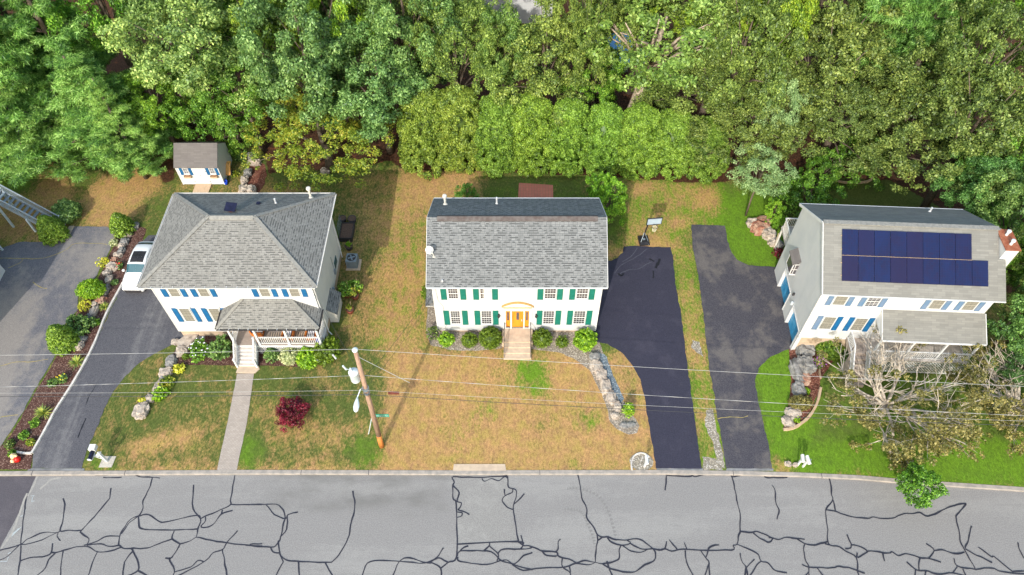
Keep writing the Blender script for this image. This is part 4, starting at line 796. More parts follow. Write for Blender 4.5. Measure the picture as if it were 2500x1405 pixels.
# porch of the right house
m = MB(); tri_roof(m, [(4.5, -1.72, 4.3), (11.3, -1.72, 4.3), (11.22, -.001, 5.4), (4.5, -.001, 5.4)], .1); pr = m.build('porch_roof', 'shingle_light', c)
m = MB(); m.bar((4.47, -1.72, 4.25), (4.47, 0, 5.35), .04, .14); m.bar((11.3, -1.72, 4.25), (11.24, 0, 5.35), .04, .14); m.box(4.45, 11.3, -1.78, -1.725, 4.16, 4.29); m.q((4.49, -1.7, 4.2), (4.49, 0, 4.2), (4.49, 0, 5.25)); m.build('porch_fascia', 'white_paint', c)
MB().box(4.5, 11.2, -1.7, -.001, 1.75, 1.9).build('porch_floor', 'tread', c)
for x in (4.6, 6.8, 9.0, 11.1): m = MB(); m.box(x-.06, x+.06, -1.62, -1.5, 1.9, 4.16); m.build('porch_post', 'white_paint', c)
rail(c, (4.66, -1.56, 1.9), (6.74, -1.56, 1.9)); rail(c, (6.86, -1.56, 1.9), (8.94, -1.56, 1.9)); rail(c, (9.06, -1.56, 1.9), (11.04, -1.56, 1.9)); rail(c, (11.1, -1.5, 1.9), (11.1, -.05, 1.9))
lattice(c, (4.6, -1.6, 0), (11.15, -1.6, 0), .2, 1.72, (0, 1, 0), .2)
m = MB(); m.box(3.35, 4.48, -1.3, -.002, 1.6, 1.9)
for i in range(6): m.box(3.35, 4.48, -1.3-.27*(i+1), -1.3-.27*i, 0, 1.62-.26*i)
m.build('porch_steps', 'deck_boards', c)
for x in (3.38, 4.44): rail(c, (x, -1.2, 1.9), (x, -2.9, .35), .85, .12)
rail(c, (3.38, -.05, 1.9), (3.38, -1.2, 1.9))
# rear deck
MB().box(.25, 4.2, Dp+.02, 9.75, 2.35, 2.5).build('deck', 'tread', c)
m = MB()
for x, y in ((.35, 7.5), (.35, 9.65), (2.3, 9.65), (4.1, 9.65)): m.box(x-.06, x+.06, y-.06, y+.06, 0, 2.35)
m.build('deck_post', 'trim_white', c)
rail(c, (.3, 7.45, 2.5), (.3, 9.7, 2.5), 1.0, .1, None, 'trim_white'); rail(c, (.3, 9.7, 2.5), (4.15, 9.7, 2.5), 1.0, .1, None, 'trim_white')
m = MB(); m.bar(G(1890, 607, .05), G(1902, 570, 1.6), .12, .04); tag(m.build('plank', 'wood_tan'), 'pale plank leaning against the rear deck of the right house', 'plank')
# ======== garden shed
c = thing('garden_shed', 'small white shed with blue shutters and flower boxes at the edge of the woods', 'shed', (-28.3, 45.75, 0)); SH = c
Wd, Dp, ZE, ZR_ = 3.55, 2.95, 2.15, 3.42; ym = 1.5
m = MB(); m.box(0, Wd, 0, Dp, .08, ZE); m.loft([[(0, 0, ZE-.001), (0, Dp, ZE-.001), (0, ym, ZR_-.1)], [(Wd, 0, ZE-.001), (Wd, Dp, ZE-.001), (Wd, ym, ZR_-.1)]]); m.build('wall', 'siding_shed', c)
m = MB(); tri_roof(m, [(-.06, -.14, ZE+.02), (Wd+.06, -.14, ZE+.02), (Wd+.06, ym, ZR_), (-.06, ym, ZR_)], .08); m.build('roof', 'shingle_brown', c)
m = MB(); tri_roof(m, [(-.06, ym, ZR_), (Wd+.06, ym, ZR_), (Wd+.06, Dp+.1, ZE+.02), (-.06, Dp+.1, ZE+.02)], .08); m.build('rear_roof', 'shingle_brown', c)
MB().box(-.03, .06, -.03, -.001, .05, ZE-.08).build('corner_trim', 'white_paint', c); m = MB(); m.box(Wd-.06, Wd+.03, -.03, -.001, .05, ZE-.08); m.box(Wd+.001, Wd+.03, -.001, .08, .05, ZE-.08); m.build('corner_trim', 'white_paint', c); MB().box(1.1, 2.45, -.02, -.001, .15, 2.0).build('shed_door', 'white_paint', c)
for x in (.55, 2.78):
    window(c, x, x+.42, 1.35, 2.0, 0, 2, 2); shutter(c, x-.3, x-.06, 1.2, 2.0, 'shutter_blue'); shutter(c, x+.48, x+.72, 1.2, 2.0, 'shutter_blue')
    MB().box(x-.08, x+.52, -.24, -.03, 1.0, 1.17).build('window_box', 'wood_tan', c)
m = MB()
for x, z in ((1.12, .4), (1.12, 1.6), (2.42, .4), (2.42, 1.6), (1.8, 1.1)): m.box(x-.05, x+.05, -.035, -.02, z-.02, z+.02)
m.build('hinge', 'dark_metal', c)
m = MB(); m.loft([[(1.1, -.02, .02), (1.1, -.02, .16), (2.45, -.02, .16), (2.45, -.02, .02)], [(1.0, -1.35, -.03), (1.0, -1.35, .03), (2.35, -1.35, .03), (2.35, -1.35, -.03)]]); m.build('ramp', 'wood_tan', c)
# ======== neighbour house on the far left with its stair
c = thing('house', 'pale siding house corner cut by the left edge of the photo', 'house', (-52.0, 26.5, 0))
m = MB(); m.box(0, 12.2, 0, 9.8, 0, 6.4); m.build('wall', 'siding_white', c)
m = MB(); m.q((-.3, -.3, 6.4), (12.5, -.3, 6.4), (12.5, 4.9, 8.8), (-.3, 4.9, 8.8)); m.q((-.3, 4.9, 8.8), (12.5, 4.9, 8.8), (12.5, 10.1, 6.4), (-.3, 10.1, 6.4)); m.q((12.5, -.3, 6.4), (12.5, 10.1, 6.4), (12.5, 4.9, 8.8)); m.q((-.3, -.3, 6.4), (-.3, 10.1, 6.4), (-.3, 4.9, 8.8)); m.q((-.3, -.3, 6.4), (12.5, -.3, 6.4), (12.5, 10.1, 6.4), (-.3, 10.1, 6.4)); m.build('roof', 'shingle_grey', c)
a = G(158, 553, 0); b = Vector((-40.9, 41.5, 3.0)); a.y = 40.6; a.x = -37.0
t = thing('deck_stair', 'grey wooden deck stair with white railings coming down at the left edge', 'stairs', (0, 0, 0))
n = 13; d = (b-a); sd = Vector((-d.y, d.x, 0)).normalized()*.55; m = MB()
for i in range(n): p = a+d*((i+.5)/n); m.bar(p-sd+Vector((0, 0, .02)), p+sd+Vector((0, 0, .02)), .26, .04, up=(0, 0, 1))
m.build('tread', 'metal_grey', t)
m = MB()
for s in (-1, 1): m.bar(a+sd*s+Vector((0, 0, .0)), b+sd*s+Vector((0, 0, 0)), .05, .28)
m.build('stringer', 'stair_grey', t)
for s in (-1, 1):
    rail(t, a+sd*s*1.05, b+sd*s*1.05, .95, .15, 26, 'stair_grey'); p = a+sd*s*1.05; MB().box(p.x-.06, p.x+.06, p.y-.06, p.y+.06, 0, 1.1).build('newel_post', 'metal_pale', t)
m = MB(); m.box(-46.5, -40.9, 40.9, 42.3, 2.85, 3.0); m.box(-46.5, -40.9, 38.3, 40.9, 2.86, 2.99); m.build('landing', 'metal_grey', t)
rail(t, (-40.9, 42.25, 3), (-46, 42.25, 3), .95, .15, None, 'metal_pale'); rail(t, (-40.95, 38.3, 3), (-40.95, 40.9, 3), .95, .15, None, 'metal_pale')
for x, y in ((-41.0, 42.2), (-41.0, 40.9), (-40.9, 38.4), (-39.0, 40.4)): MB().box(x-.07, x+.07, y-.07, y+.07, 0, 2.9 if x < -40 else 1.5).build('support_post', 'metal_pale', t)
o = MB().slab(poly([(150, 592), (166, 585), (182, 553), (170, 553), (158, 572)]), -.1, .06).build('stair_pad', 'concrete'); tag(o, 'small concrete pad at the foot of the grey deck stair', 'pad')
# background houses behind the woods
t = thing('background_house', 'white house mostly hidden behind the trees at the top centre', 'house', (-3.4, 69.5, 0)); MB().box(0, 7.6, 0, 8, 0, 6.0).build('wall', 'siding_white', t)
m = MB(); tri_roof(m, [(-.3, -.3, 6), (7.9, -.3, 6), (7.9, 4, 8.4), (-.3, 4, 8.4)]); tri_roof(m, [(-.3, 4, 8.4), (7.9, 4, 8.4), (7.9, 8.3, 6), (-.3, 8.3, 6)]); m.build('roof', 'shingle_grey', t)
for x in (.8, 3.3, 5.8): window(t, x, x+.9, 3.8, 5.2, 0, 2, 2)
t = thing('swimming_pool', 'blue backyard pool glimpsed through the pale green tree', 'pool', (11, 64, 0)); MB().lathe((0, 0, 0), [(2.75, 0), (2.8, 1.1), (2.62, 1.12), (2.6, .9)], 32).build('pool_wall', 'metal_pale', t); MB().cyl(0, 0, .85, .92, 2.6, n=32).build('water', 'pool_blue', t)
# ---------------------------------------------------------------- foliage
def leafobj(name, P, N, S, T, mat, parent=None, asp=.55, core=None, seed=0, core_t=.15):
    rg = np.random.default_rng(seed); n = len(P)
    N = N/np.linalg.norm(N, axis=1, keepdims=True); a = rg.normal(size=(n, 3)); t = np.cross(N, a); t /= np.linalg.norm(t, axis=1, keepdims=True)+1e-9; b = np.cross(N, t)
    S = S[:, None]; bend = N*S*.25
    V = np.stack([P+b*S, P+t*S*asp+bend*0, P-b*S-bend, P-t*S*asp+bend*0], 1).reshape(-1, 3); F = np.arange(n*4).reshape(-1, 4); T = T.copy()
    if core is not None:
        cv, cf = core; F = np.concatenate([F, cf+len(V)]); V = np.concatenate([V, cv]); T = np.concatenate([T, np.full(len(cf), core_t)])
    me = bpy.data.meshes.new(name); me.vertices.add(len(V)); me.vertices.foreach_set('co', V.astype(np.float32).ravel())
    me.loops.add(F.size); me.loops.foreach_set('vertex_index', F.ravel().astype(np.int32)); me.polygons.add(len(F)); me.polygons.foreach_set('loop_start', (np.arange(len(F))*4).astype(np.int32))
    me.update(calc_edges=True); me.attributes.new('tone', 'FLOAT', 'FACE').data.foreach_set('value', np.clip(T, 0, 1).astype(np.float32))
    me.materials.append(MATS[mat]); o = bpy.data.objects.new(name, me); C.objects.link(o); o.parent = parent; return o
def clumps(cl, dens, size, seed, up=.35, jit=.7, flat_=1., tv=.45, shell=.55):
    # leaves on the outside of every clump ellipsoid (cx, cy, cz, rx, ry, rz)
    rg = np.random.default_rng(seed); cl = np.array(cl, float); k = len(cl)
    area = (cl[:, 3]*cl[:, 4]+cl[:, 3]*cl[:, 5]+cl[:, 4]*cl[:, 5])/3*12.57; cnt = np.maximum(6, (area*dens).astype(int)); idx = np.repeat(np.arange(k), cnt); n = len(idx)
    d = rg.normal(size=(n, 3)); d[:, 2] += up; d /= np.linalg.norm(d, axis=1, keepdims=True)
    r = shell+(1.04-shell)*rg.random(n)**.55; P = cl[idx, :3]+d*cl[idx, 3:6]*r[:, None]; N = d/cl[idx, 3:6]*cl[idx, 3:6].mean(1, keepdims=True)+rg.normal(size=(n, 3))*jit
    base = ((rg.random(k)+cl[:, 6])/2 if cl.shape[1] > 6 else rg.random(k))[idx]; T = .5+(base-.5)*tv+(rg.random(n)-.5)*.75; S = size*(.6+.8*rg.random(n)); return P, N, S, T
def crown(Rr, H, K_, rs, seed, low=-.55, amp=.3, inner=.25, taper=0., per=8):
    rd = random.Random(seed); out = []; ga = math.pi*(3-5**.5); K1 = max(7, K_//per)
    for i in range(K1):      # boughs spread over the crown, each carrying its own leaf clumps
        z = 1-(i+.5)/K1*(1-low); r_ = math.sqrt(max(0, 1-z*z)); a = ga*i+rd.uniform(-.3, .3); d = Vector((r_*math.cos(a), r_*math.sin(a), z))
        f = 1+amp*noise.noise(d*1.9+Vector((seed*3.1, 0, 0)))*1.8+amp*.4*noise.noise(d*5+Vector((0, seed*1.7, 0))); tp = 1-taper*max(0, z)
        if rd.random() < inner: f *= rd.uniform(.5, .82)
        L_ = Rr*.30*rd.uniform(.65, 1.2); f *= .84; c0 = Vector((d.x*Rr*f*tp, d.y*Rr*f*tp, d.z*H*f)); tn = rd.random()
        for k in range(max(3, K_//K1)):
            e_ = Vector((rd.gauss(0, 1), rd.gauss(0, 1), rd.gauss(0, 1)))+d*1.1+Vector((0, 0, .5)); e_.normalize(); p = c0+e_*L_*rd.uniform(.6, 1.1); p.z -= L_*.25; q = rs*rd.uniform(.45, 1.15)
            out.append((p.x, p.y, p.z, q, q, q*.7, tn))
    return out
def limbs(m, z0, ends, r, rd, sides=6):
    for e_ in ends:
        e_ = Vector(e_); a = Vector((0, 0, z0+(e_.z-z0)*.15)); mid = a.lerp(e_, .5)+Vector((rd.uniform(-.4, .4), rd.uniform(-.4, .4), rd.uniform(.1, .6))); m.tube([a, mid, e_], [r, r*.6, r*.2], sides)
PRO = {}
def proto(kind, mat, Rr, H, zc, K_, rs, dens, size, seed, bark='bark', **kw):
    a = {k: kw[k] for k in ('low', 'amp', 'inner', 'taper', 'per') if k in kw}
    cl = crown(Rr, H, K_, rs, seed, **a); cl = [(x, y, z+zc, p, q, r_, t_) for x, y, z, p, q, r_, t_ in cl]
    t = bpy.data.objects.new('tree', None); C.objects.link(t)
    P, N, S, T = clumps(cl, dens, size, seed, jit=kw.get('jit', .7), tv=kw.get('tv', .45)); cr = leafobj('crown', P, N, S, T, mat, t, kw.get('asp', .55), seed=seed)
    rd = random.Random(seed); m = MB(); top = zc+H*.5; rt = kw.get('rt', .05+Rr*.055)
    m.tube([(0, 0, -.2), (rd.uniform(-.2, .2), rd.uniform(-.2, .2), zc*.45), (rd.uniform(-.3, .3), rd.uniform(-.3, .3), zc), (0, 0, top)], [rt*1.25, rt, rt*.6, rt*.15], 9)
    limbs(m, zc*.55, [(c_[0]*.85, c_[1]*.85, c_[2]) for c_ in cl[::max(1, K_//14)]], rt*.38, rd); m.build('trunk', bark, t, True)
    PRO[kind] = (t, Rr, zc, [0]); return t
proto('oak', 'leaf_oak', 5, 4.6, 9, 300, .72, 34, .12, 1, amp=.34, inner=.2)
proto('oak2', 'leaf_oak', 4.5, 4.6, 8.5, 260, .68, 44, .095, 2, amp=.38, inner=.2)
proto('maple', 'leaf_maple', 4, 4, 8, 230, .58, 42, .10, 3, amp=.36, inner=.2)
proto('olive', 'leaf_olive', 5, 5.2, 8.5, 420, .55, 50, .085, 4, amp=.36, inner=.2, jit=.8)
proto('olive2', 'leaf_olive', 4.6, 4.8, 8, 360, .58, 38, .105, 5, amp=.42, inner=.2, jit=.8)
proto('yellow', 'leaf_yellow', 4.6, 3.2, 5.5, 380, .45, 52, .08, 6, amp=.34, inner=.25, jit=.9, per=5)
proto('light', 'leaf_light', 5, 3.6, 10.5, 260, .55, 30, .125, 7, 'bark_pale', amp=.42, inner=.3, jit=.8)
proto('palepine', 'leaf_palepine', 2, 1.5, 5, 110, .40, 60, .08, 9, amp=.4, inner=.3, asp=.3, per=4, rt=.07)
proto('shrub', 'leaf_maple', 2.2, 1.9, 2.0, 150, .40, 50, .085, 8, amp=.35, per=4)
# white pines: tiers of drooping limbs with flat soft tufts
def pine(kind, Rr, Ht, seed, mat='leaf_pine'):
    rd = random.Random(seed); t = bpy.data.objects.new('pine_tree', None); C.objects.link(t); m = MB(); m.tube([(0, 0, -.2), (0, 0, Ht*.5), (0, 0, Ht)], [.32, .22, .05], 9); cl = []
    z = Ht*.16
    while z < Ht*.97:
        f = 1-(z/Ht)**1.5; ln0 = Rr*(f*.95+.08)
        for k in range(6):
            a = rd.uniform(0, 6.28); ln = ln0*rd.uniform(.7, 1.12); e_ = Vector((math.cos(a)*ln, math.sin(a)*ln, z+ln*rd.uniform(-.08, .2))); st = Vector((0, 0, z)); m.tube([st, st.lerp(e_, .5)+Vector((0, 0, .1)), e_], [.07, .05, .02], 5)
            nn = max(3, int(ln/.48))
            for i in range(nn):
                s = .3+.72*i/nn; p = st.lerp(e_, s)
                for q in range(2): w_ = (1.1-s)*ln*.38; side = Vector((-math.sin(a), math.cos(a), 0))*rd.uniform(-w_, w_); r_ = rd.uniform(.32, .6); cl.append((p.x+side.x, p.y+side.y, p.z+rd.uniform(-.05, .2), r_, r_, r_*.5))
        z += Ht*.055*rd.uniform(.8, 1.2)
    P, N, S, T = clumps(cl, 62, .15, seed, up=.6, jit=.85, shell=.3, tv=.8); leafobj('crown', P, N, S, T, mat, t, .13, seed=seed); m.build('trunk', 'bark', t, True); PRO[kind] = (t, Rr, Ht*.5, [0])
pine('pine', 5.2, 17, 11); pine('pine2', 4.4, 15, 12)
# arborvitae of the tall hedge
def cedar(kind, Rr, Ht, seed):
    t = bpy.data.objects.new('arborvitae', None); C.objects.link(t); rd = random.Random(seed); cl = []
    for i in range(560):
        z = rd.random()**.9; a = rd.uniform(0, 6.28); r_ = Rr*math.sqrt(max(.02, 1-z**4.2))*(.92+.2*noise.noise(Vector((math.cos(a)*1.6, math.sin(a)*1.6, z*3+seed)))); q = rd.uniform(.16, .34); cl.append((math.cos(a)*r_*.93, math.sin(a)*r_*.93, .25+z*(Ht-.5), q, q, q*1.15))
    for i in range(60): a = rd.uniform(0, 6.28); r_ = Rr*.55*math.sqrt(rd.random()); cl.append((math.cos(a)*r_, math.sin(a)*r_, Ht*(.9+.1*(1-(r_/Rr)**2))-.3, .4, .4, .35))
    P, N, S, T = clumps(cl, 130, .062, seed, jit=.85, tv=.5); bm = bmesh.new(); bmesh.ops.create_uvsphere(bm, u_segments=16, v_segments=10, radius=1)
    cv = np.array([(v.co.x*Rr*.68, v.co.y*Rr*.68, (v.co.z*.5+.5)*Ht*.88) for v in bm.verts]); fs = [[v.index for v in f.verts] for f in bm.faces if len(f.verts) == 4]; bm.free()
    leafobj('foliage', P, N, S, T, 'leaf_cedar', t, .6, (cv, np.array(fs)), seed); MB().tube([(0, 0, -.1), (0, 0, Ht*.8)], [.16, .05], 8).build('trunk', 'bark', t); PRO[kind] = (t, Rr, Ht*.5, [0])
cedar('cedar', 2.3, 6.6, 21); cedar('cedar2', 2.1, 6.2, 22)
def crowncol(o, col):
    for k in o.children:
        if k.name.split('.')[0] in ('crown', 'foliage'): k.color = col
def plant_at(kind, loc, sxy, sz, rz, label, cat='tree', group=None, col=(1, 1, 1)):
    t, R0, zc0, used = PRO[kind]
    o = t if not used[0] else dup(t)
    used[0] = 1; o.location = loc; o.scale = (sxy, sxy, sz); o.rotation_euler = (0, 0, rz); tag(o, label, cat, group)
    bpy.context.view_layer.update(); crowncol(o, tuple(col)+(1,)); return o
def tree(kind, px, py, zc, rpx, label, col=(1, 1, 1), group='trees of the woods behind the houses', cat='tree', rz=None, zs=None):
    t, R0, zc0, used = PRO[kind]
    if group and ('woods' in group or 'pines' in group) and kind != 'shrub':      # keep the foot of every forest tree behind the lawn edge
        lim = 330 if 940 < px < 1760 else (372 if px < 1900 else 352 if px < 2260 else 1000)
        if kind == 'yellow': lim = 418
        if kind.startswith('pine'): lim = 398
        while zc > 3.5:
            q = G(px, py, zc); v_ = (q.y*sP-CAMH*cP)/(q.y*cP+CAMH*sP)
            if 702.5-FPX*v_ <= lim: break
            zc -= .15
    p = G(px, py, zc); rm = rpx*mpp(p.y, zc); random.seed(int(px*7+py)); rz = random.uniform(0, 6.28) if rz is None else rz
    return plant_at(kind, (p.x, p.y, 0), rm/R0, zs or max(zc/zc0, .7), rz, label, cat, group, col)
gp = 'tall pines of the left woods'
TREES = [
 ('maple', 235, -10, 11.5, 110, 'green tree at the top edge above the left pines', (.8, .95, .9), None),
 ('pine', 10, 30, 11, 150, 'pine in the very corner at the top left', (.9, 1, .95), gp),
 ('maple', 500, 210, 6.5, 80, 'green tree beside the leaning pale trunk above the shed', (.75, .85, .9), None),
 ('pine', 60, 318, 8.5, 185, 'large light green pine at the left edge above the dry lawn', (1, 1, 1), gp),
 ('pine2', 232, 275, 8.5, 168, 'wide drooping pine left of the shed, its branch tips over the lawn', (.95, 1, 1), gp),
 ('pine', 120, 90, 10, 165, 'pine in the top left corner of the woods', (.85, .95, .95), gp),
 ('pine2', -60, 170, 9.5, 170, 'pine cut by the left edge of the photo', (.9, 1, .9), gp),
 ('pine2', 318, 362, 4.5, 88, 'smaller pine whose tips hang beside the left wall of the shed', (1.05, 1.05, 1), gp),
 ('oak2', 470, 95, 10, 165, 'pale grey green tree with its trunk leaning over the shed', (1.7, 1.45, 1.5), None),
 ('maple', 375, 245, 7.5, 72, 'small bright green maple tucked between the pines and the leaning trunk', (1.0, 1.0, .8), None),
 ('maple', 590, 225, 7, 92, 'mid green leafy tree above the right end of the shed', (.8, .85, 1), None),
 ('maple', 560, 20, 10, 100, 'green tree at the top edge right of the pale leaning tree', (.75, .85, 1), None),
 ('maple', 655, 60, 10, 105, 'yellow green tree with bare twigs at the top edge', (1.15, .95, 1), None),
 ('maple', 815, 35, 11, 95, 'brightest green maple at the top edge above the dark oak', (1.25, 1.15, .9), None),
 ('oak', 745, 140, 10, 135, 'broad dark oak whose left half stands above the mulch island', (.95, 1, 1.1), None),
 ('oak', 925, 205, 9.5, 145, 'broad dark oak directly left of the clipped hedge', (.9, 1, 1.05), None),
 ('oak2', 985, 60, 11, 130, 'dark oak behind the others at the top left of centre', (.95, 1, 1), None),
 ('yellow', 782, 322, 4.5, 155, 'low yellowing tree spreading over the lawn right of the mulch island', (1, 1, 1), None),
 ('olive', 1115, 125, 10, 118, 'olive green tree behind the left end of the hedge', (1.25, 1.3, 1.1), None),
 ('olive2', 1325, 165, 9, 118, 'olive tree behind the middle of the hedge', (1.3, 1.25, 1.1), None),
 ('oak2', 1228, 130, 8, 80, 'green tree in front of the hidden white house', (1.1, 1.1, .9), None),
 ('maple', 1455, 175, 6.5, 75, 'bright green undergrowth tree behind the pale trunk', (.85, .9, .8), None),
 ('olive', 1440, 50, 11.5, 92, 'dark olive tree at the top edge left of the pale green tree', (1.05, 1.05, .9), None),
 ('olive', 1725, 250, 8.5, 150, 'dark olive tree behind the right end of the hedge', (1.0, 1.0, .9), None),
 ('maple', 1890, 35, 12, 90, 'yellow green treetop at the top edge right of the pale tree', (1.3, 1.05, .9), None),
 ('olive2', 1815, 130, 10, 125, 'dark olive tree below the yellow green treetop', (.95, 1.0, .9), None),
 ('olive', 1820, 330, 7, 140, 'large dark olive tree standing over the back lawn between the houses', (1.05, 1.0, .9), None),
 ('olive2', 2010, 170, 10, 155, 'dark olive tree above the small pale pine', (1.05, 1.0, .95), None),
 ('olive', 2030, 330, 7, 135, 'dark olive tree rising behind the curved tan edging', (.95, .95, .95), None),
 ('olive', 2230, 180, 10, 160, 'dark olive tree above the back lawn of the right house', (1.0, 1.0, .95), None),
 ('olive2', 2200, 350, 6.5, 140, 'dark olive tree overhanging the shaded back lawn', (1.05, 1.0, .95), None),
 ('olive', 2400, 160, 11, 150, 'dark olive tree below the right end of the top edge', (.9, .95, .95), None),
 ('olive2', 2370, 330, 8, 140, 'dark olive tree behind the right end of the right house roof', (.95, .95, .95), None),
 ('pine2', 2150, 20, 12, 130, 'blue green pine at the top edge above the right woods', (.8, .9, .9), None),
 ('pine', 2290, 30, 12.5, 120, 'second blue green pine at the top edge, nearer the corner', (.75, .88, .85), None),
 ('maple', 2460, 40, 12, 110, 'bright green tree in the top right corner', (.9, .95, .8), None),
 ('maple', 2450, 400, 6.5, 105, 'bright green tree at the right edge behind the right house', (.95, 1, 1), None),
 ('oak2', 2385, 478, 5, 88, 'bushy green tree at the back right corner of the right lawn', (.8, 1.05, .9), None),
 ('oak2', 2500, 520, 7, 110, 'green tree at the right edge above the chimney', (1, 1, .9), None),
 ('olive', 2570, 670, 7, 105, 'olive tree at the right edge beside the chimney', (.9, .95, .8), None),
 ('oak', 2560, 800, 5, 105, 'dark green tree at the right edge beside the right house porch', (.8, .95, .8), None),
 ('maple', 2460, 640, 5.5, 60, 'small bright tree close to the white chimney', (.8, .9, .9), None),
 ('oak2', 2470, 800, 2.5, 52, 'low dark tree against the right end of the porch roof', (.75, .95, .8), None),
 ('palepine', 1905, 268, 8.0, 46, 'small pale pine top in front of the dark olive trees', (1, 1, 1), 'young pale conifers'),
 ('palepine', 1858, 425, 4.8, 66, 'young pale pine spreading over the back lawn', (1, 1, 1), 'young pale conifers'),
 ('oak2', 420, -60, 12, 160, 'tree behind the top left edge of the woods', (1, 1, 1), 'far trees beyond the top edge'),
 ('oak', 720, -80, 12, 170, 'tree behind the bright green maple at the top edge', (1, 1, 1), 'far trees beyond the top edge'),
 ('olive', 1010, -70, 12, 150, 'far dark tree left of the hidden white house', (1.1, 1.1, 1), 'far trees beyond the top edge'),
 ('olive', 1580, -60, 12, 150, 'far tree behind the pale green tree', (1, 1, 1), 'far trees beyond the top edge'),
 ('maple', 1750, -40, 12, 140, 'far yellow green tree at the top edge', (1.2, 1, .8), 'far trees beyond the top edge'),
 ('olive2', 2020, -40, 12, 150, 'far dark tree above the olive trees', (1, 1, 1), 'far trees beyond the top edge'),
]
for k_, a, b, z_, r_, lab, col, grp in TREES: tree(k_, a, b, z_, r_, lab, col, grp or 'trees of the woods behind the houses')
# pale green tree whose trunk shows behind the hedge
lt = tree('light', 1612, 80, 12.5, 185, 'tall pale green tree with a bare leaning trunk behind the hedge', (1, 1, 1)); lt.rotation_euler.z = 1.0
for k in lt.children:
    if k.name.startswith('trunk'): bpy.data.objects.remove(k)
m = MB(); inv = Matrix.LocRotScale(lt.location, lt.rotation_euler, lt.scale).inverted()
b0 = Vector((lt.location.x-2.6, lt.location.y-2.2, 0)); tr = [b0, b0.lerp(Vector(lt.location)+Vector((0, 0, 9)), .45)+Vector((.1, 0, .3)), Vector(lt.location)+Vector((-.3, 0, 8.5)), Vector(lt.location)+Vector((.3, 0, 12))]
m.tube([inv@p for p in tr], [.5, .42, .32, .08], 10); rd = random.Random(5)
for i in range(16):
    a = rd.uniform(-.6, 3.6); st = tr[1].lerp(tr[2], rd.uniform(.4, 1)); e_ = Vector(lt.location)+Vector((math.cos(a)*rd.uniform(3, 5.6), -abs(math.sin(a))*rd.uniform(2, 4.5), rd.uniform(9.5, 13.5))); m.tube([inv@st, inv@(st.lerp(e_, .5)+Vector((0, 0, .8))), inv@e_], [.16, .1, .03], 6)
m.build('trunk', 'bark_pale', lt, True)
# hedge
gh = 'arborvitae of the clipped hedge behind the lawn'
HL = ['leftmost and widest', 'second from the left', 'third from the left', 'fourth from the left', 'middle', 'fourth from the right', 'third from the right', 'second from the right', 'rightmost']
for i, (px, s, h) in enumerate(((1048, 1.15, 1.12), (1125, 1.15, 1.16), (1215, 1.0, 1.02), (1298, 1.08, 1.10), (1385, .98, .97), (1465, 1.0, .96), (1545, 1.0, .92), (1625, 1.05, .88), (1705, 1.0, .72))):
    p = G(px, 392+i*2.2, 0); plant_at('cedar' if i % 2 == 0 else 'cedar2', (p.x, p.y+.2*(i % 2), 0), s, h, i*1.3, HL[i]+' arborvitae of the tall rounded green hedge behind the centre house', 'hedge shrub', gh, ((.95, .98, .86, 1.0, .9, .84, .92, .86, .8)[i], (.86, .86, .92, 1.0, .98, .97, .98, .92, .85)[i], 1))
# understory
for i, (px, py, r_, col, lab) in enumerate(((470, 300, 60, (.75, .9, .9), 'dark undergrowth shrub just behind the shed'), (395, 300, 55, (.9, 1, .8), 'bright undergrowth shrub left of the shed roof'), (585, 335, 40, (.9, .9, .9), 'green undergrowth shrub behind the right end of the shed'), (1600, 228, 42, (.95, .95, .8), 'green undergrowth shrub right of the pale leaning trunk'), (1455, 232, 42, (.8, .9, .8), 'green undergrowth shrub left of the pale leaning trunk'), (2090, 400, 60, (.7, .75, .8), 'low green shrub above the curved tan edging'), (2010, 418, 40, (.7, .8, .8), 'low shrub beside the red soil patch'), (20, 385, 45, (1.2, 1, .7), 'yellow green shrub under the left edge pine'), (2430, 570, 55, (.7, .95, .8), 'green shrub behind the right house chimney'), (2400, 545, 40, (.65, .9, .8), 'dark shrub at the back corner of the right house'))):
    tree('shrub', px, py, 2.0, r_, lab, col, 'undergrowth shrubs in the woods')
p = G(598, 392); 
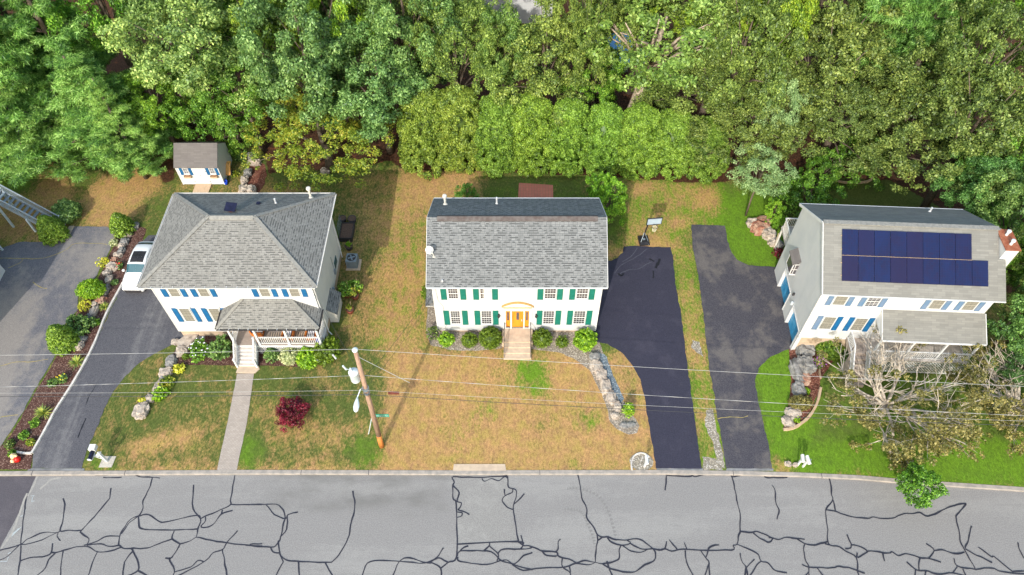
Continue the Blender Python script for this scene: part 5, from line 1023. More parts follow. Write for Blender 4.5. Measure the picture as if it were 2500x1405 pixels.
# ---------------------------------------------------------------- clipped and loose garden shrubs
SH_ = {}
def bush(name, px, py, rpx, h, mat, label, size=.06, dens=150, cat='bush', sq=1., seed=None, shape='ball', flower=None, group=None, asp=.6, lump=None, gap=0):
    lump = lump if lump is not None else (.42 if gap else .2)
    p = G(px, py, h*.5); r = rpx*mpp(p.y, h*.5); seed = seed or int(px+py*3); rd = random.Random(seed); t = thing(name, label, cat, (p.x, p.y, 0), 0, group); cl = []
    if shape == 'ball': K_ = int(26+r*r*45)
    else: K_ = int(26+r*h*35)
    for i in range(K_):
        zf = (i+.5)/K_; a = i*2.39996
        if shape == 'ball': z = -.75+1.75*zf; rr_ = math.sqrt(max(0, 1-z*z)); zz_ = h*.5+z*h*.5; f = 1+lump*1.7*noise.noise(Vector((math.cos(a)*rr_*1.5, math.sin(a)*rr_*1.5, z*1.5+seed)))
        elif shape == 'cone': z = zf; rr_ = (1-z**1.7)**.8*.95+.05; zz_ = .1+z*(h-.15); f = 1+lump*noise.noise(Vector((math.cos(a)*1.5, math.sin(a)*1.5, z*3+seed)))
        q = max(.09, r*.2)*rd.uniform(.8, 1.2); cl.append((math.cos(a)*rr_*(r-q*.6)*f, math.sin(a)*rr_*(r*sq-q*.6)*f, max(q*.4, zz_ if shape == 'cone' else h*.5+(zz_-h*.5)*f*(1-q*.4/h)), q, q, q))
    core = None
    if not gap:
        bm = bmesh.new(); bmesh.ops.create_uvsphere(bm, u_segments=12, v_segments=8, radius=1)
        k_ = .8; cv = np.array([(v.co.x*r*k_*(1 if shape == 'ball' else max(.15, .95-.55*(v.co.z*.5+.5))), v.co.y*r*sq*k_*(1 if shape == 'ball' else max(.15, .95-.55*(v.co.z*.5+.5))), h*.5+v.co.z*h*.46) for v in bm.verts]); fs = np.array([[v.index for v in f.verts] for f in bm.faces if len(f.verts) == 4]); bm.free(); core = (cv, fs)
    P, N, S, T = clumps(cl, dens, size, seed, jit=.55 if not gap else .9, tv=.3, up=.3); leafobj('foliage', P, N, S, T, mat, t, asp, core, seed)
    m = MB()
    for i in range(3): a = i*2.1+seed; m.tube([(0, 0, -.05), (math.cos(a)*r*.25, math.sin(a)*r*.25, h*.5)], [.03, .015], 5)
    m.build('stem', 'bark', t)
    if flower:
        fm, n_, fs_ = flower; fp = np.array([[c_[0]*1.12, c_[1]*1.12, c_[2]+c_[5]*.9] for c_ in cl if c_[2] > h*.45]); fp = fp[[rd.randrange(len(fp)) for _ in range(n_)]]; m = MB()
        for q in fp: q = Vector(q)+Vector((rd.uniform(-.05, .05), rd.uniform(-.05, .05), .02)); m.lathe(q, [(.001, -fs_*.5), (fs_, -fs_*.1), (fs_*.7, fs_*.5), (.001, fs_*.6)], 6)
        m.build('flower', fm, t)
    return t
gb = 'clipped bushes along the front of the centre house'
bush('boxwood', 1197, 826, 28.5, 1.25, 'leaf_box', 'largest round dark green bush left of the centre front steps', .045, 240, group=gb, lump=.05)
bush('boxwood', 1323, 827, 25, 1.2, 'leaf_box', 'big round dark green bush right of the centre front steps', .045, 240, group=gb, lump=.05)
bush('boxwood', 1146, 831, 20.5, .8, 'leaf_box', 'small dark green bush between the lime bush and the largest bush left of the steps', .045, 240, group=gb, lump=.06)
bush('boxwood', 1372, 836, 16, .65, 'leaf_box', 'smallest dark bush between the big round bush and the lime bush right of the steps', .045, 240, group=gb)
bush('spirea', 1090, 829, 19.5, .95, 'leaf_lime', 'lime green round bush left of the steps at the centre house', .055, 200, group=gb)
bush('spirea', 1429, 831, 28, 1.25, 'leaf_lime', 'big lime green bush at the right corner of the centre house', .06, 190, group=gb)
bush('shrub', 1057, 814, 15, 1.0, 'leaf_olive', 'loose mixed green shrub at the left front corner of the centre house', .07, 120, gap=1)
bush('shrub', 1041, 716, 14, 1.4, 'leaf_box', 'dark shrub under the left roof edge of the centre house', .06, 170)
bush('arborvitae', 1535, 998, 17, 1.3, 'leaf_lime', 'small bright arborvitae at the end of the stone ledge in the centre lawn', .05, 220, shape='cone')
tree('shrub', 1484, 512, 1.9, 38, 'tall bright green shrub behind the right end of the centre house', (1.0, 1.1, .8), None, 'shrub', zs=1.3); tree('shrub', 1468, 488, 1.9, 34, 'bright green shrub just behind the centre house roof corner', (1.0, 1.1, .8), None, 'shrub', zs=1.2)
tree('shrub', 1138, 482, 1.2, 28, 'dark green shrub peeping over the centre house roof', (.6, .75, .8), None, 'shrub', zs=.6)
tree('shrub', 1970, 490, 1.6, 62, 'loose light green shrub behind the deck of the right house', (.65, .75, .7), None, 'shrub', zs=.9)
tree('shrub', 1890, 520, 1.2, 22, 'small yellow green shrub above the stone ledge by the deck', (1.2, 1.2, .8), None, 'shrub', zs=.65); tree('shrub', 1903, 547, .7, 14, 'tiny green shrub on the stone ledge by the deck', (1, 1.1, .8), None, 'shrub', zs=.4)
gl = 'shrubs of the mulch bed between the two left driveways'
bush('arborvitae', 293, 545, 29, 1.9, 'leaf_cedar', 'rounded arborvitae at the top of the stone lined bed', .055, 200, shape='cone', group=gl, lump=.1)
bush('arborvitae', 120, 556, 33, 2.3, 'leaf_cedar', 'pointed arborvitae in front of the grey deck stair', .055, 200, shape='cone', lump=.15)
bush('shrub', 163, 517, 33, 1.3, 'leaf_oak', 'round dark green shrub behind the foot of the deck stair', .08, 110)
bush('shrub', 222, 707, 32, 1.1, 'leaf_lime', 'lime green globe shrub halfway down the mulch bed', .05, 200, sq=.85, group=gl)
bush('arborvitae', 146, 822, 36, 2.2, 'leaf_cedar', 'tall dense arborvitae at the driveway edge of the mulch bed', .055, 210, shape='cone', group=gl, lump=.16)
bush('shrub', 192, 793, 30, .9, 'leaf_oak', 'spreading feathery green shrub beside the tall arborvitae', .1, 70, gap=1, group=gl)
for px, py, r_, lab in ((277, 593, 10, 'small pale yellow shrub below the rounded arborvitae'), (253, 641, 14, 'golden shrub left of the rocks of the mulch bed'), (206, 746, 15, 'golden shrub just below the lime globe shrub')): bush('golden_shrub', px, py, r_, .5, 'leaf_gold' if r_ > 10 else 'leaf_pale', lab, .05, 160, group='small golden shrubs', gap=1)
def yucca(px, py, rpx, label):
    p = G(px, py); r = rpx*mpp(p.y); t = thing('yucca', label, 'yucca plant', (p.x, p.y, 0), 0, 'yuccas beside the white edging'); m = MB(); m2 = MB(); rd = random.Random(int(px))
    for i in range(95):
        a = rd.uniform(0, 6.28); e_ = rd.uniform(.1, 1.3); l = r*rd.uniform(.8, 1.15); d = Vector((math.cos(a)*math.cos(e_), math.sin(a)*math.cos(e_), math.sin(e_))); s = Vector((-math.sin(a), math.cos(a), 0))*.02
        mm = m if i % 3 else m2; q = d*l*.55+Vector((0, 0, .03)); tip = d*l-Vector((0, 0, l*.12)); mm.q(-s, s, q+s, q-s); mm.q(q-s, q+s, tip)
    m.build('leaf', 'leaf_gold_flat', t, fixn=False); m2.build('leaf', 'leaf_green_flat', t, fixn=False)
flat('leaf_gold_flat', (.50, .52, .10), (.38, .42, .08), 8); flat('leaf_green_flat', (.12, .24, .05), (.18, .3, .06), 8)
yucca(256, 751, 15, 'small spiky yucca below the golden shrub'); yucca(190, 887, 23, 'spiky green yucca leaning over the white edging'); yucca(108, 1011, 27, 'largest yellow striped yucca near the road end of the bed')
for px, py, r_, h_, mt, lab, fl in ((153, 925, 11, .4, 'leaf_oak', 'small green plant with yellow flowers in the dark mulch', ('flower_yellow', 10, .045)), (290, 650, 9, .4, 'leaf_oak', 'small plant with red flowers beside the rocks', ('flower_red', 8, .05)), (128, 935, 12, .3, 'leaf_oak', 'low green plant left of the yellow flowers', None), (85, 1033, 11, .35, 'leaf_maple', 'bright low plant below the largest yucca', None), (58, 1063, 13, .3, 'leaf_maple', 'low green plants halfway to the red ornament', None), (25, 1085, 12, .3, 'leaf_olive', 'low olive plant near the left edge of the bed', None), (75, 1080, 10, .3, 'leaf_yellow', 'yellowish low plant beside the short edging', None), (235, 788, 8, .3, 'leaf_maple', 'small green plant beside the white edging', None), (280, 690, 8, .25, 'leaf_oak', 'tiny green plant between rocks and edging', None), (30, 1108, 9, .3, 'leaf_maple', 'small green plant behind the red ornament', None)):
    bush('flowering_plant' if fl else 'garden_plant', px, py, r_, h_, mt, lab, .06, 130, cat='plant', gap=1, flower=fl)
# left edge grass border of the mulch bed
# planting in front of the left house
bush('hydrangea', 487, 856, 25, 1.05, 'leaf_maple', 'flowering bush with white blossoms left of the porch steps', .08, 120, flower=('flower_white', 34, .05), gap=1)
bush('shrub', 537, 851, 27, 1.0, 'leaf_oak', 'feathery green shrub between the white flowering bush and the porch steps', .1, 80, gap=1)
bush('shrub', 453, 871, 8, .35, 'leaf_box', 'tiny round green shrub at the corner of the front mulch bed', .04, 200)
bush('arborvitae', 662, 864, 20, 1.0, 'leaf_oak', 'small dark pointed shrub right of the porch steps', .06, 150, shape='cone')
bush('variegated_shrub', 708, 868, 25, .95, 'leaf_pale', 'pale cream variegated shrub in front of the porch', .05, 190)
bush('hydrangea', 752, 874, 28, 1.1, 'leaf_lime', 'bright lime bush at the right end of the porch bed', .08, 120, flower=('flower_white', 1, .07))
bush('shrub', 797, 856, 35, 1.25, 'leaf_box', 'dark round bush at the right front corner of the porch', .06, 180)
for px, py, r_, h_, mt, lab in ((437, 902, 12, .35, 'leaf_gold', 'yellow hosta at the top of the stone row in the left lawn'), (409, 935, 18, .4, 'leaf_yellow', 'yellow green hosta halfway down the stone row'), (391, 962, 18, .4, 'leaf_lime', 'bright green hosta lower down the stone row'), (349, 979, 8, .3, 'leaf_gold', 'small orange yellow plant left of the lowest stones')):
    bush('hosta', px, py, r_, h_, mt, lab, .09, 90, cat='plant', gap=1, asp=.7)
o = thing('red_maple', 'dark red Japanese maple in the left front lawn', 'small tree', G(721, 1020)); cl = [(x, y, z+.85, p, q, r_, t_) for x, y, z, p, q, r_, t_ in crown(1.0, .6, 190, .2, 41, low=-.6, amp=.5, inner=.35, per=3)]
P, N, S, T = clumps(cl, 170, .055, 41, jit=.95, tv=.7); leafobj('foliage', P, N, S, T, 'leaf_red', o, .45, seed=3); m = MB(); m.tube([(0, 0, -.1), (.05, 0, .7)], [.05, .03], 6)
for i in range(9): a = i*.7; m.tube([(0, 0, .25), (math.cos(a)*.4, math.sin(a)*.4, .75), (math.cos(a)*.85, math.sin(a)*.85, .95)], [.025, .015, .006], 4)
m.build('stem', 'bark', o)
# street tree leaning over the kerb
t = thing('street_tree', 'small bright green tree leaning over the kerb at the lower right', 'tree', (25.6, float(yk(25.6))+.5, 0)); bx = G(2245, 1186, 2.2)-Vector((25.6, float(yk(25.6))+.5, 0))
cl = [(x+bx.x, y+bx.y, z+bx.z, p, q, r_, t_) for x, y, z, p, q, r_, t_ in crown(1.16, .95, 190, .24, 77, low=-.8, amp=.22, per=3)]; P, N, S, T = clumps(cl, 75, .07, 77, jit=.8); leafobj('crown', P, N, S, T, 'leaf_maple', t, .6, seed=7).color = (.72, .85, .7, 1)
m = MB(); m.tube([(0, 0, -.1), (bx.x*.4, bx.y*.35, 1.0), (bx.x, bx.y, 2.1)], [.08, .06, .03], 7)
for i in range(7): a = i*.9; m.tube([(bx.x*.5, bx.y*.5, 1.2), (bx.x+math.cos(a), bx.y+math.sin(a), 2.3)], [.03, .01], 5)
m.build('trunk', 'bark', t, True)
m = MB()
for a, b in ((2215, 1132), (2226, 1126), (2213, 1152), (2233, 1153), (2222, 1140)):
    p = G(a, b, .55); p -= t.location; m.lathe(p, [(.001, -.1), (.09, -.04), (.07, .08), (.001, .14)], 7); m.tube([(p.x, p.y, 0), p], .012, 5)
o = m.build('white_flower', 'flower_white'); o.location = t.location; tag(o, 'cluster of white flowers on thin stems behind the leaning street tree', 'flowers')
# the two half bare trees on the right front lawn
def bare(px, py, crown_px, label, seed, dead=.5):
    base = G(px, py); t = thing('half_bare_tree', label, 'tree', base, 0, 'half bare trees on the right front lawn'); rd = random.Random(seed); m = MB(); tips = []
    cc = G(crown_px[0], crown_px[1], 4.2)-base; Rc = crown_px[2]*mpp(base.y, 4.2)
    def grow(p, d, ln, r, lv):
        k = 4; pts = [p]; dd = d.copy()
        for i in range(k):
            dd = (dd+Vector((rd.uniform(-.22, .22), rd.uniform(-.22, .22), rd.uniform(-.12, .14)))).normalized(); pts.append(pts[-1]+dd*ln/k)
        m.tube(pts, [r*(1-.5*i/k) for i in range(k+1)], 6 if lv < 2 else 4, lv < 3)
        if lv >= 4: tips.append(pts[-1]); return
        if lv >= 2: tips.append(pts[-1])
        for i in range(3 if lv < 3 else 2): s = rd.uniform(.45, 1); q = pts[0].lerp(pts[-1], s) if s < .9 else pts[-1]; nd = (dd+Vector((rd.uniform(-.8, .8), rd.uniform(-.8, .8), rd.uniform(-.3, .5)))).normalized(); grow(pts[min(k, max(1, int(s*k)))], nd, ln*rd.uniform(.6, .8), r*.52, lv+1)
    m.tube([(0, 0, -.2), (.05, .05, .5), (.0, .1, 1.1)], [.34, .26, .22], 10); n = 19
    for i in range(n):
        a = i*6.283/n+rd.uniform(-.25, .25); el = rd.uniform(.28, .85); d = Vector((math.cos(a)*math.cos(el), math.sin(a)*math.cos(el)*.95, math.sin(el))); grow(Vector((0, .1, 1.0)), (d+Vector((cc.x, cc.y, 0))*.10).normalized(), Rc*rd.uniform(.5, .66), .115, 1)
    m.build('trunk', 'bark_grey', t, True); cl = []
    for p in tips:
        ang = math.atan2(p.y, p.x); far = Vector((p.x, p.y)).length/Rc
        pr_ = .10+.58*(far > .64)+.3*(p.y < -1.2); 
        if -.3 < ang < 2.6+.2*dead and far < .9: pr_ *= (1-dead)
        if rd.random() < pr_:
            for _ in range(3): q = rd.uniform(.12, .30); cl.append((p.x+rd.uniform(-.4, .4), p.y+rd.uniform(-.4, .4), p.z+rd.uniform(-.25, .15), q, q, q*.6))
    P, N, S, T = clumps(cl, 60, .075, seed, jit=.95); leafobj('crown', P, N, S, T, 'leaf_dry', t, .6, seed=seed)
bare(2150, 1010, (2185, 935, 200), 'half bare tree with pale grey limbs and olive leaves in front of the right porch', 31, .97)
bare(2465, 1010, (2470, 935, 200), 'half bare tree with pale limbs at the right edge of the photo', 37, .75)
# trees along the right side below the house
tree('oak2', 2500, 885, 3.2, 70, 'dark green tree behind the half bare tree at the right edge', (.6, .75, .7), None, zs=.35)
# shrubs on the right front bed
bush('shrub', 2023, 849, 33, 1.2, 'leaf_lime', 'pale green round shrub at the front corner of the right house', .06, 160).children[0].color = (.75, .7, 1.6, 1)
bush('flowering_plant', 1998, 888, 14, .5, 'leaf_oak', 'low plant covered with purple flowers below the pale shrub', .05, 100, cat='plant', flower=('flower_purple', 30, .05), gap=1)
bush('shrub', 1955, 984, 27, .7, 'leaf_dry', 'low brownish olive shrub on the rocks of the right bed', .05, 200, sq=.7); bush('garden_plant', 1945, 1024, 9, .25, 'leaf_lime', 'small bright plant at the lower end of the right bed', .05, 140, cat='plant', gap=1)
bush('garden_plant', 1968, 955, 9, .25, 'leaf_lime', 'small bright plant in the middle of the right bed', .05, 140, cat='plant', gap=1); bush('shrub', 1903, 620, 14, .5, 'leaf_red', 'dark red shrub at the garage side of the right house', .06, 130, gap=1)
bush('shrub', 2080, 870, 26, .7, 'leaf_oak', 'dark green shrub between the pale shrub and the porch steps', .08, 100, gap=1)
bush('shrub', 575, 375, 10, .8, 'leaf_maple', 'small green shrub right of the shed', .07, 120, gap=1); bush('shrub', 590, 385, 12, .7, 'leaf_oak', 'green shrub between the shed and the mulch island', .07, 120, gap=1); bush('garden_plant', 572, 425, 10, .3, 'leaf_yellow', 'yellow green weeds beside the shed wall', .06, 130, cat='plant', gap=1)
# ---------------------------------------------------------------- rocks
def rock(px, py, rx, ry, h, label, mat='rock', seed=None, rz=0, group='rocks'):
    p = G(px, py, h*.4); s = mpp(p.y, h*.4); seed = seed or int(px*3+py); bm = bmesh.new(); bmesh.ops.create_icosphere(bm, subdivisions=4, radius=1); sv = Vector((seed*1.37, seed*.71, 0))
    for v in bm.verts:
        d = v.co.copy(); q = Vector([math.copysign(abs(x)**.72, x) for x in d]); f = 1+.30*noise.noise(d*1.6+sv)+.14*noise.noise(d*3.5+sv)+.06*noise.noise(d*9+sv); f += noise.cell(d*1.7+sv)*.13+noise.cell(d*3.9+sv)*.06; v.co = Vector((q.x*rx*s*f, q.y*ry*s*1.15*f, q.z*h*.6*f+h*.25))
    me = bpy.data.meshes.new('rock'); bm.to_mesh(me); bm.free(); me.materials.append(MATS[mat]); o = bpy.data.objects.new('rock', me); C.objects.link(o); o.location = (p.x, p.y, 0); o.rotation_euler.z = rz; tag(o, label, 'rock', group); me.uv_layers.new(); return o
gs = 'rocks lining the mulch bed between the driveways'
for i, (a, b, rx, ry, h, mt) in enumerate(((330, 552, 9, 9, .4, 'rock_grey'), (312, 573, 9, 7, .4, 'rock'), (304, 590, 10, 8, .45, 'rock_grey'), (297, 600, 9, 7, .4, 'rock'), (296, 612, 8, 8, .4, 'rock_grey'), (287, 623, 10, 6, .4, 'rock'), (279, 635, 8, 6, .4, 'rock_red'), (275, 651, 15, 10, .5, 'rock'), (262, 666, 9, 8, .45, 'rock'), (266, 683, 8, 11, .45, 'rock'), (257, 708, 8, 13, .5, 'rock_grey'), (232, 742, 7, 6, .35, 'rock'), (245, 733, 11, 9, .4, 'rock_red'), (229, 760, 9, 14, .45, 'rock'), (193, 845, 9, 10, .45, 'rock'), (200, 828, 9, 10, .4, 'rock_grey'), (216, 778, 8, 12, .4, 'rock_grey'))):
    rock(a, b, rx, ry, h, ['topmost rock of the bed beside the rounded arborvitae', 'pale rock just under the rounded arborvitae', 'grey rock third from the top of the bed', 'pale rock right of the small pale yellow shrub', 'grey rock below the pale one beside the yellow shrub', 'tan rock above the reddish one', 'reddish rock above the largest boulder of the bed', 'largest pale boulder left of the red flowers', 'pale rock just under the largest boulder', 'upright pale rock two below the largest boulder', 'long grey rock right of the lime globe shrub', 'small pale rock right of the lower golden shrub', 'reddish rock beneath the long grey rock', 'long pale rock left of the small yucca', 'pale rock right of the tall arborvitae', 'grey rock touching the tall arborvitae', 'grey rock beside the spreading feathery shrub'][i], mt, group=gs)
gs = 'stone row in the left front lawn'
for i, (a, b, rx, ry, h, mt) in enumerate(((443, 858, 13, 13, .45, 'rock'), (417, 882, 12, 14, .45, 'rock_grey'), (405, 909, 16, 11, .35, 'rock'), (385, 945, 10, 15, .35, 'rock'), (365, 972, 12, 10, .35, 'rock'), (345, 1003, 17, 17, .5, 'rock'), (428, 835, 9, 8, .3, 'rock'), (399, 925, 9, 10, .3, 'rock_grey'))):
    rock(a, b, rx, ry, h, ['rounded tan boulder at the top of the lawn stone row', 'grey boulder second from the top of the lawn stone row', 'flat white rock beside the yellow hosta', 'long pale rock left of the two hostas', 'pale rock above the lowest boulder of the row', 'large split boulder at the lower end of the stone row', 'small tan rock at the house corner', 'small grey rock hidden between the hostas'][i], mt, group=gs)
gs = 'ledge rocks in the centre front lawn'
for i, (a, b, rx, ry, h, mt) in enumerate(((1452, 872, 12, 11, .35, 'rock_grey'), (1456, 893, 14, 16, .35, 'rock'), (1468, 915, 13, 14, .35, 'rock'), (1480, 943, 12, 19, .4, 'rock'), (1493, 971, 11, 15, .35, 'rock'), (1508, 993, 10, 12, .3, 'rock'), (1503, 1015, 10, 8, .25, 'rock'), (1525, 1040, 12, 6, .2, 'rock_grey'), (1541, 1038, 10, 6, .2, 'rock_grey'))):
    rock(a, b, rx, ry, h, ['round grey rock below the lime bush at the house corner', 'pale rock at the top of the centre ledge', 'pale cracked rock above the power line in the ledge', 'longest pale rock in the middle of the ledge', 'pale rock left of the blue gravel end', 'rock just left of the small bright arborvitae', 'flat rock under the arborvitae', 'dark flat rock at the rounded gravel tip', 'dark flat rock at the right of the gravel tip'][i], mt, group=gs)
gs = 'ledge rocks along the right house garden'
for i, (a, b, rx, ry, h, mt) in enumerate(((1838, 545, 15, 10, .6, 'rock'), (1856, 556, 22, 13, .8, 'rock_red'), (1862, 537, 18, 9, .5, 'rock_red'), (1876, 570, 15, 14, .8, 'rock'), (1887, 590, 13, 12, .6, 'rock'), (1900, 598, 11, 13, .6, 'rock_grey'), (1968, 853, 20, 17, .9, 'rock_grey'), (1967, 888, 20, 22, .9, 'rock_grey'), (1946, 905, 13, 30, .6, 'rock_grey'), (1962, 925, 16, 14, .5, 'rock_red'), (1950, 950, 14, 17, .6, 'rock_grey'), (1937, 1008, 17, 14, .4, 'rock'), (1924, 1030, 14, 12, .35, 'rock'), (1925, 1133, 8, 6, .25, 'rock'), (1942, 1135, 6, 5, .2, 'rock'))):
    rock(a, b, rx, ry, h, ['grey pale rock at the left tip of the back ledge', 'large reddish rock of the back ledge', 'rust red rock at the top of the back ledge', 'tan rock right of the large reddish rock', 'pale rock above the leaning plank', 'grey rock beside the deck railing', 'big grey boulder at the front corner of the garage gable', 'largest grey boulder left of the purple flowers', 'long grey ledge rock along the lawn edge', 'reddish rock below the largest grey boulder', 'grey rock above the brownish shrub', 'pale rock below the brownish shrub', 'pale rock at the lower tip of the right bed', 'larger white rock beside the right driveway mouth', 'smaller white rock beside the twin mailboxes'][i], mt, group=gs)
gs = 'boulders around the red mulch island'
for i, (a, b, rx, ry, h, mt) in enumerate(((597, 440, 9, 9, .5, 'rock'), (595, 462, 12, 11, .6, 'rock'), (612, 463, 13, 10, .55, 'rock'), (605, 420, 9, 12, .5, 'rock_grey'), (620, 397, 16, 6, .6, 'rock'), (612, 380, 9, 7, .5, 'rock_grey'), (793, 418, 12, 7, .5, 'rock'))):
    rock(a, b, rx, ry, h, ['spotted pale boulder at the left of the mulch island', 'lower left boulder of the mulch island', 'rounded tan boulder at the bottom of the mulch island', 'grey boulder halfway up the left side of the mulch island', 'pale flat boulder at the top of the mulch island', 'grey boulder behind the mulch island', 'lone pale boulder under the yellowing tree'][i], mt, group=gs)
# ---------------------------------------------------------------- utility pole, wires, lamp, sign
pb = Vector((-8.67, 21.43, 0)); pt = G(867, 856, 11.6); pole = thing('utility_pole', 'leaning brown wooden utility pole with a grey transformer', 'utility pole', pb)
d = pt-pb; m = MB(); pa = lambda z: d*(z/11.6)
m.tube([pa(-.0), pa(1.6)], [.175, .17], 14); m.build('pole_base', 'wood_orange', pole, True); m = MB(); m.tube([pa(1.6), pa(6), pa(11.45)], [.168, .15, .12], 14); m.build('pole', 'wood_pole', pole, True)
m = MB(); m.lathe(pa(11.45), [(.001, .02), (.09, .02), (.1, .1), (.16, .16), (.17, .22), (.12, .27), (.001, .28)], 14); m.build('insulator', 'metal_pale', pole, True)
q = pa(9.0)+Vector((-.42, -.02, 0)); m = MB(); m.lathe(q, [(.001, -.5), (.26, -.48), (.28, -.4), (.28, .36), (.3, .38), (.3, .43), (.24, .5), (.001, .54)], 20); m.build('transformer', 'metal_pale', pole, True)
m = MB(); m.tube([q+Vector((-.08, .0, .5)), q+Vector((-.12, .0, .82))], [.06, .045], 8); m.tube([q+Vector((-.38, .05, .62)), q+Vector((-.5, .05, 1.0))], .055, 8); m.bar(q+Vector((-.4, .05, .7)), q+Vector((.2, 0, .45)), .03); m.box(q.x, q.x+.4, q.y-.04, q.y+.04, q.z-.25, q.z-.19); m.box(q.x, q.x+.4, q.y-.04, q.y+.04, q.z+.15, q.z+.2); m.build('transformer_fitting', 'metal_pale', pole)
m = MB(); a0 = pa(7.95); e_ = G(872, 972, 7.95)-pb; m.tube([a0+Vector((-.1, -.1, -.1)), a0.lerp(e_, .5)+Vector((0, 0, .22)), e_], .032, 8); arm = m.build('lamp_arm', 'metal_pale', pole)
m = MB(); f_ = G(869, 1003, 7.9)-pb; ax = (f_-e_).normalized(); s = Vector((ax.y, -ax.x, 0)).normalized(); rg = []
for t_, w_, h_ in ((-.05, .04, .04), (.1, .08, .07), (.3, .15, .1), (.55, .18, .1), (.8, .13, .07), (.88, .04, .03)): c_ = e_+ax*t_; rg.append([c_+s*w_*math.cos(k*math.pi/5)+Vector((0, 0, h_*math.sin(k*math.pi/5))) for k in range(10)])
m.loft(rg); m.build('lamp_head', 'metal_pale', pole, True)
m = MB(); m.lathe(pa(7.55), [(.001, -.12), (.2, -.12), (.2, .12), (.001, .12)], 12); m.lathe(pa(7.1), [(.001, -.1), (.19, -.1), (.19, .08), (.001, .08)], 12); m.build('pole_bracket', 'metal_grey', pole)
def wire(label, pts, r, mat, name='power_line', twist=False):
    m = MB(); m.tube(pts, r, 5)
    if twist:
        for k in range(2): m.tube([p+Vector((0, math.cos(i*.9+k*3.14), math.sin(i*.9+k*3.14)))*r*1.1 for i, p in enumerate(pts)], r*.8, 4)
    return tag(m.build(name, mat, None, True), label, 'wire', 'wires along the street')
def sagline(a, b, sag, n=24): return [a.lerp(b, i/n)-Vector((0, 0, sag*4*(i/n)*(1-i/n))) for i in range(n+1)]
def span(att, lpx, rpx, zl, zr, sl_, sr, r, mat, label, twist=False):
    A = pb+att; Lp = G(lpx[0], lpx[1], zl); Rp = G(rpx[0], rpx[1], zr); Lp = A+(Lp-A)*1.35; Rp = A+(Rp-A)*1.3; n = 90 if twist else 30
    P = sagline(Lp, A, sl_, n)+sagline(A, Rp, sr, n)[1:]; return wire(label, P, r, mat, twist=twist)
span(pa(11.72), (0, 866), (2500, 938), 11.3, 10.6, .1, .35, .0105, 'wire_pale', 'topmost single pale wire crossing the whole street')
span(pa(8.85)+Vector((0, .1, 0)), (0, 943), (2500, 1008), 8.6, 8.2, .15, .5, .0075, 'wire_pale', 'twisted pale and dark cable second from the top', True)
span(pa(7.6)+Vector((0, -.15, 0)), (0, 958), (2500, 1022), 7.3, 7.0, .15, .45, .0075, 'wire_pale', 'thin grey cable third from the top')
span(pa(7.1)+Vector((0, -.15, 0)), (0, 966), (2500, 1033), 6.8, 6.6, .15, .5, .016, 'wire_black', 'thick dark cable lowest of the street wires')
A = pb+pa(8.6); E_ = Vector((-5.4, 30.4, 5.4)); wire('thin black service cable from the pole to the left corner of the centre house', sagline(A, E_, .35), .010, 'wire_black', 'service_cable'); wire('second thin black cable from the pole to the centre house, slightly lower', sagline(pb+pa(7.6), E_+Vector((-.05, 0, -.5)), .5), .008, 'wire_black', 'service_cable')
wire('thin service cable from the pole to the right corner of the left house', sagline(pb+pa(8.7), Vector((-13.4, 30.0, 6.0)), .3), .009, 'wire_black', 'service_cable')
m = MB(); p = G(961, 960, 6.95); m.bar(p-Vector((.32, 0, 0)), p+Vector((.32, 0, 0)), .13, .16); tag(m.build('splice_box', 'terracotta'), 'dark red splice box hanging on the lowest cable right of the pole', 'splice box')
m = MB(); m.bar(pb+pa(10.9)+Vector((.12, 0, 0)), G(1000, 935, 8.8), .02); p = G(812, 866, 10.5); m.tube([p, G(821, 877, 10.4)], .05, 7); tag(m.build('guy_wire', 'wire_pale'), 'pale stay wire with insulators slanting down from the pole top', 'wire')
sb = G(899, 1060); sg = thing('street_sign', 'green street name sign on a thin metal post beside the utility pole', 'street sign', sb)
tp = G(908, 1018, 2.55)-sb; m = MB(); m.tube([(0, 0, -.1), tp, tp+Vector((0, 0, .3))], .03, 8); m.build('sign_post', 'metal_pale', sg)
bl = tp+Vector((.06, 0, .16)); MB().box(bl.x, bl.x+1.06, bl.y-.012, bl.y+.012, bl.z-.17, bl.z+.17).build('sign_blade', 'sign_green', sg)
cu = bpy.data.curves.new('sign_lettering', 'FONT'); cu.body = 'Stonington Dr'; cu.size = .27; cu.align_x = 'CENTER'; cu.align_y = 'CENTER'; cu.extrude = .002; tmp = bpy.data.objects.new('tmp', cu); C.objects.link(tmp); bpy.context.view_layer.update()
me = bpy.data.meshes.new_from_object(tmp); bpy.data.objects.remove(tmp); me.materials.clear(); me.materials.append(MATS['white_paint']); o = bpy.data.objects.new('sign_lettering', me); C.objects.link(o); o.parent = sg; o.location = (bl.x+.53, bl.y-.015, bl.z); wd_ = max(v.co.x for v in me.vertices)-min(v.co.x for v in me.vertices); o.scale = (.98/wd_, 1, 1); o.rotation_euler = (math.pi/2, 0, 0)
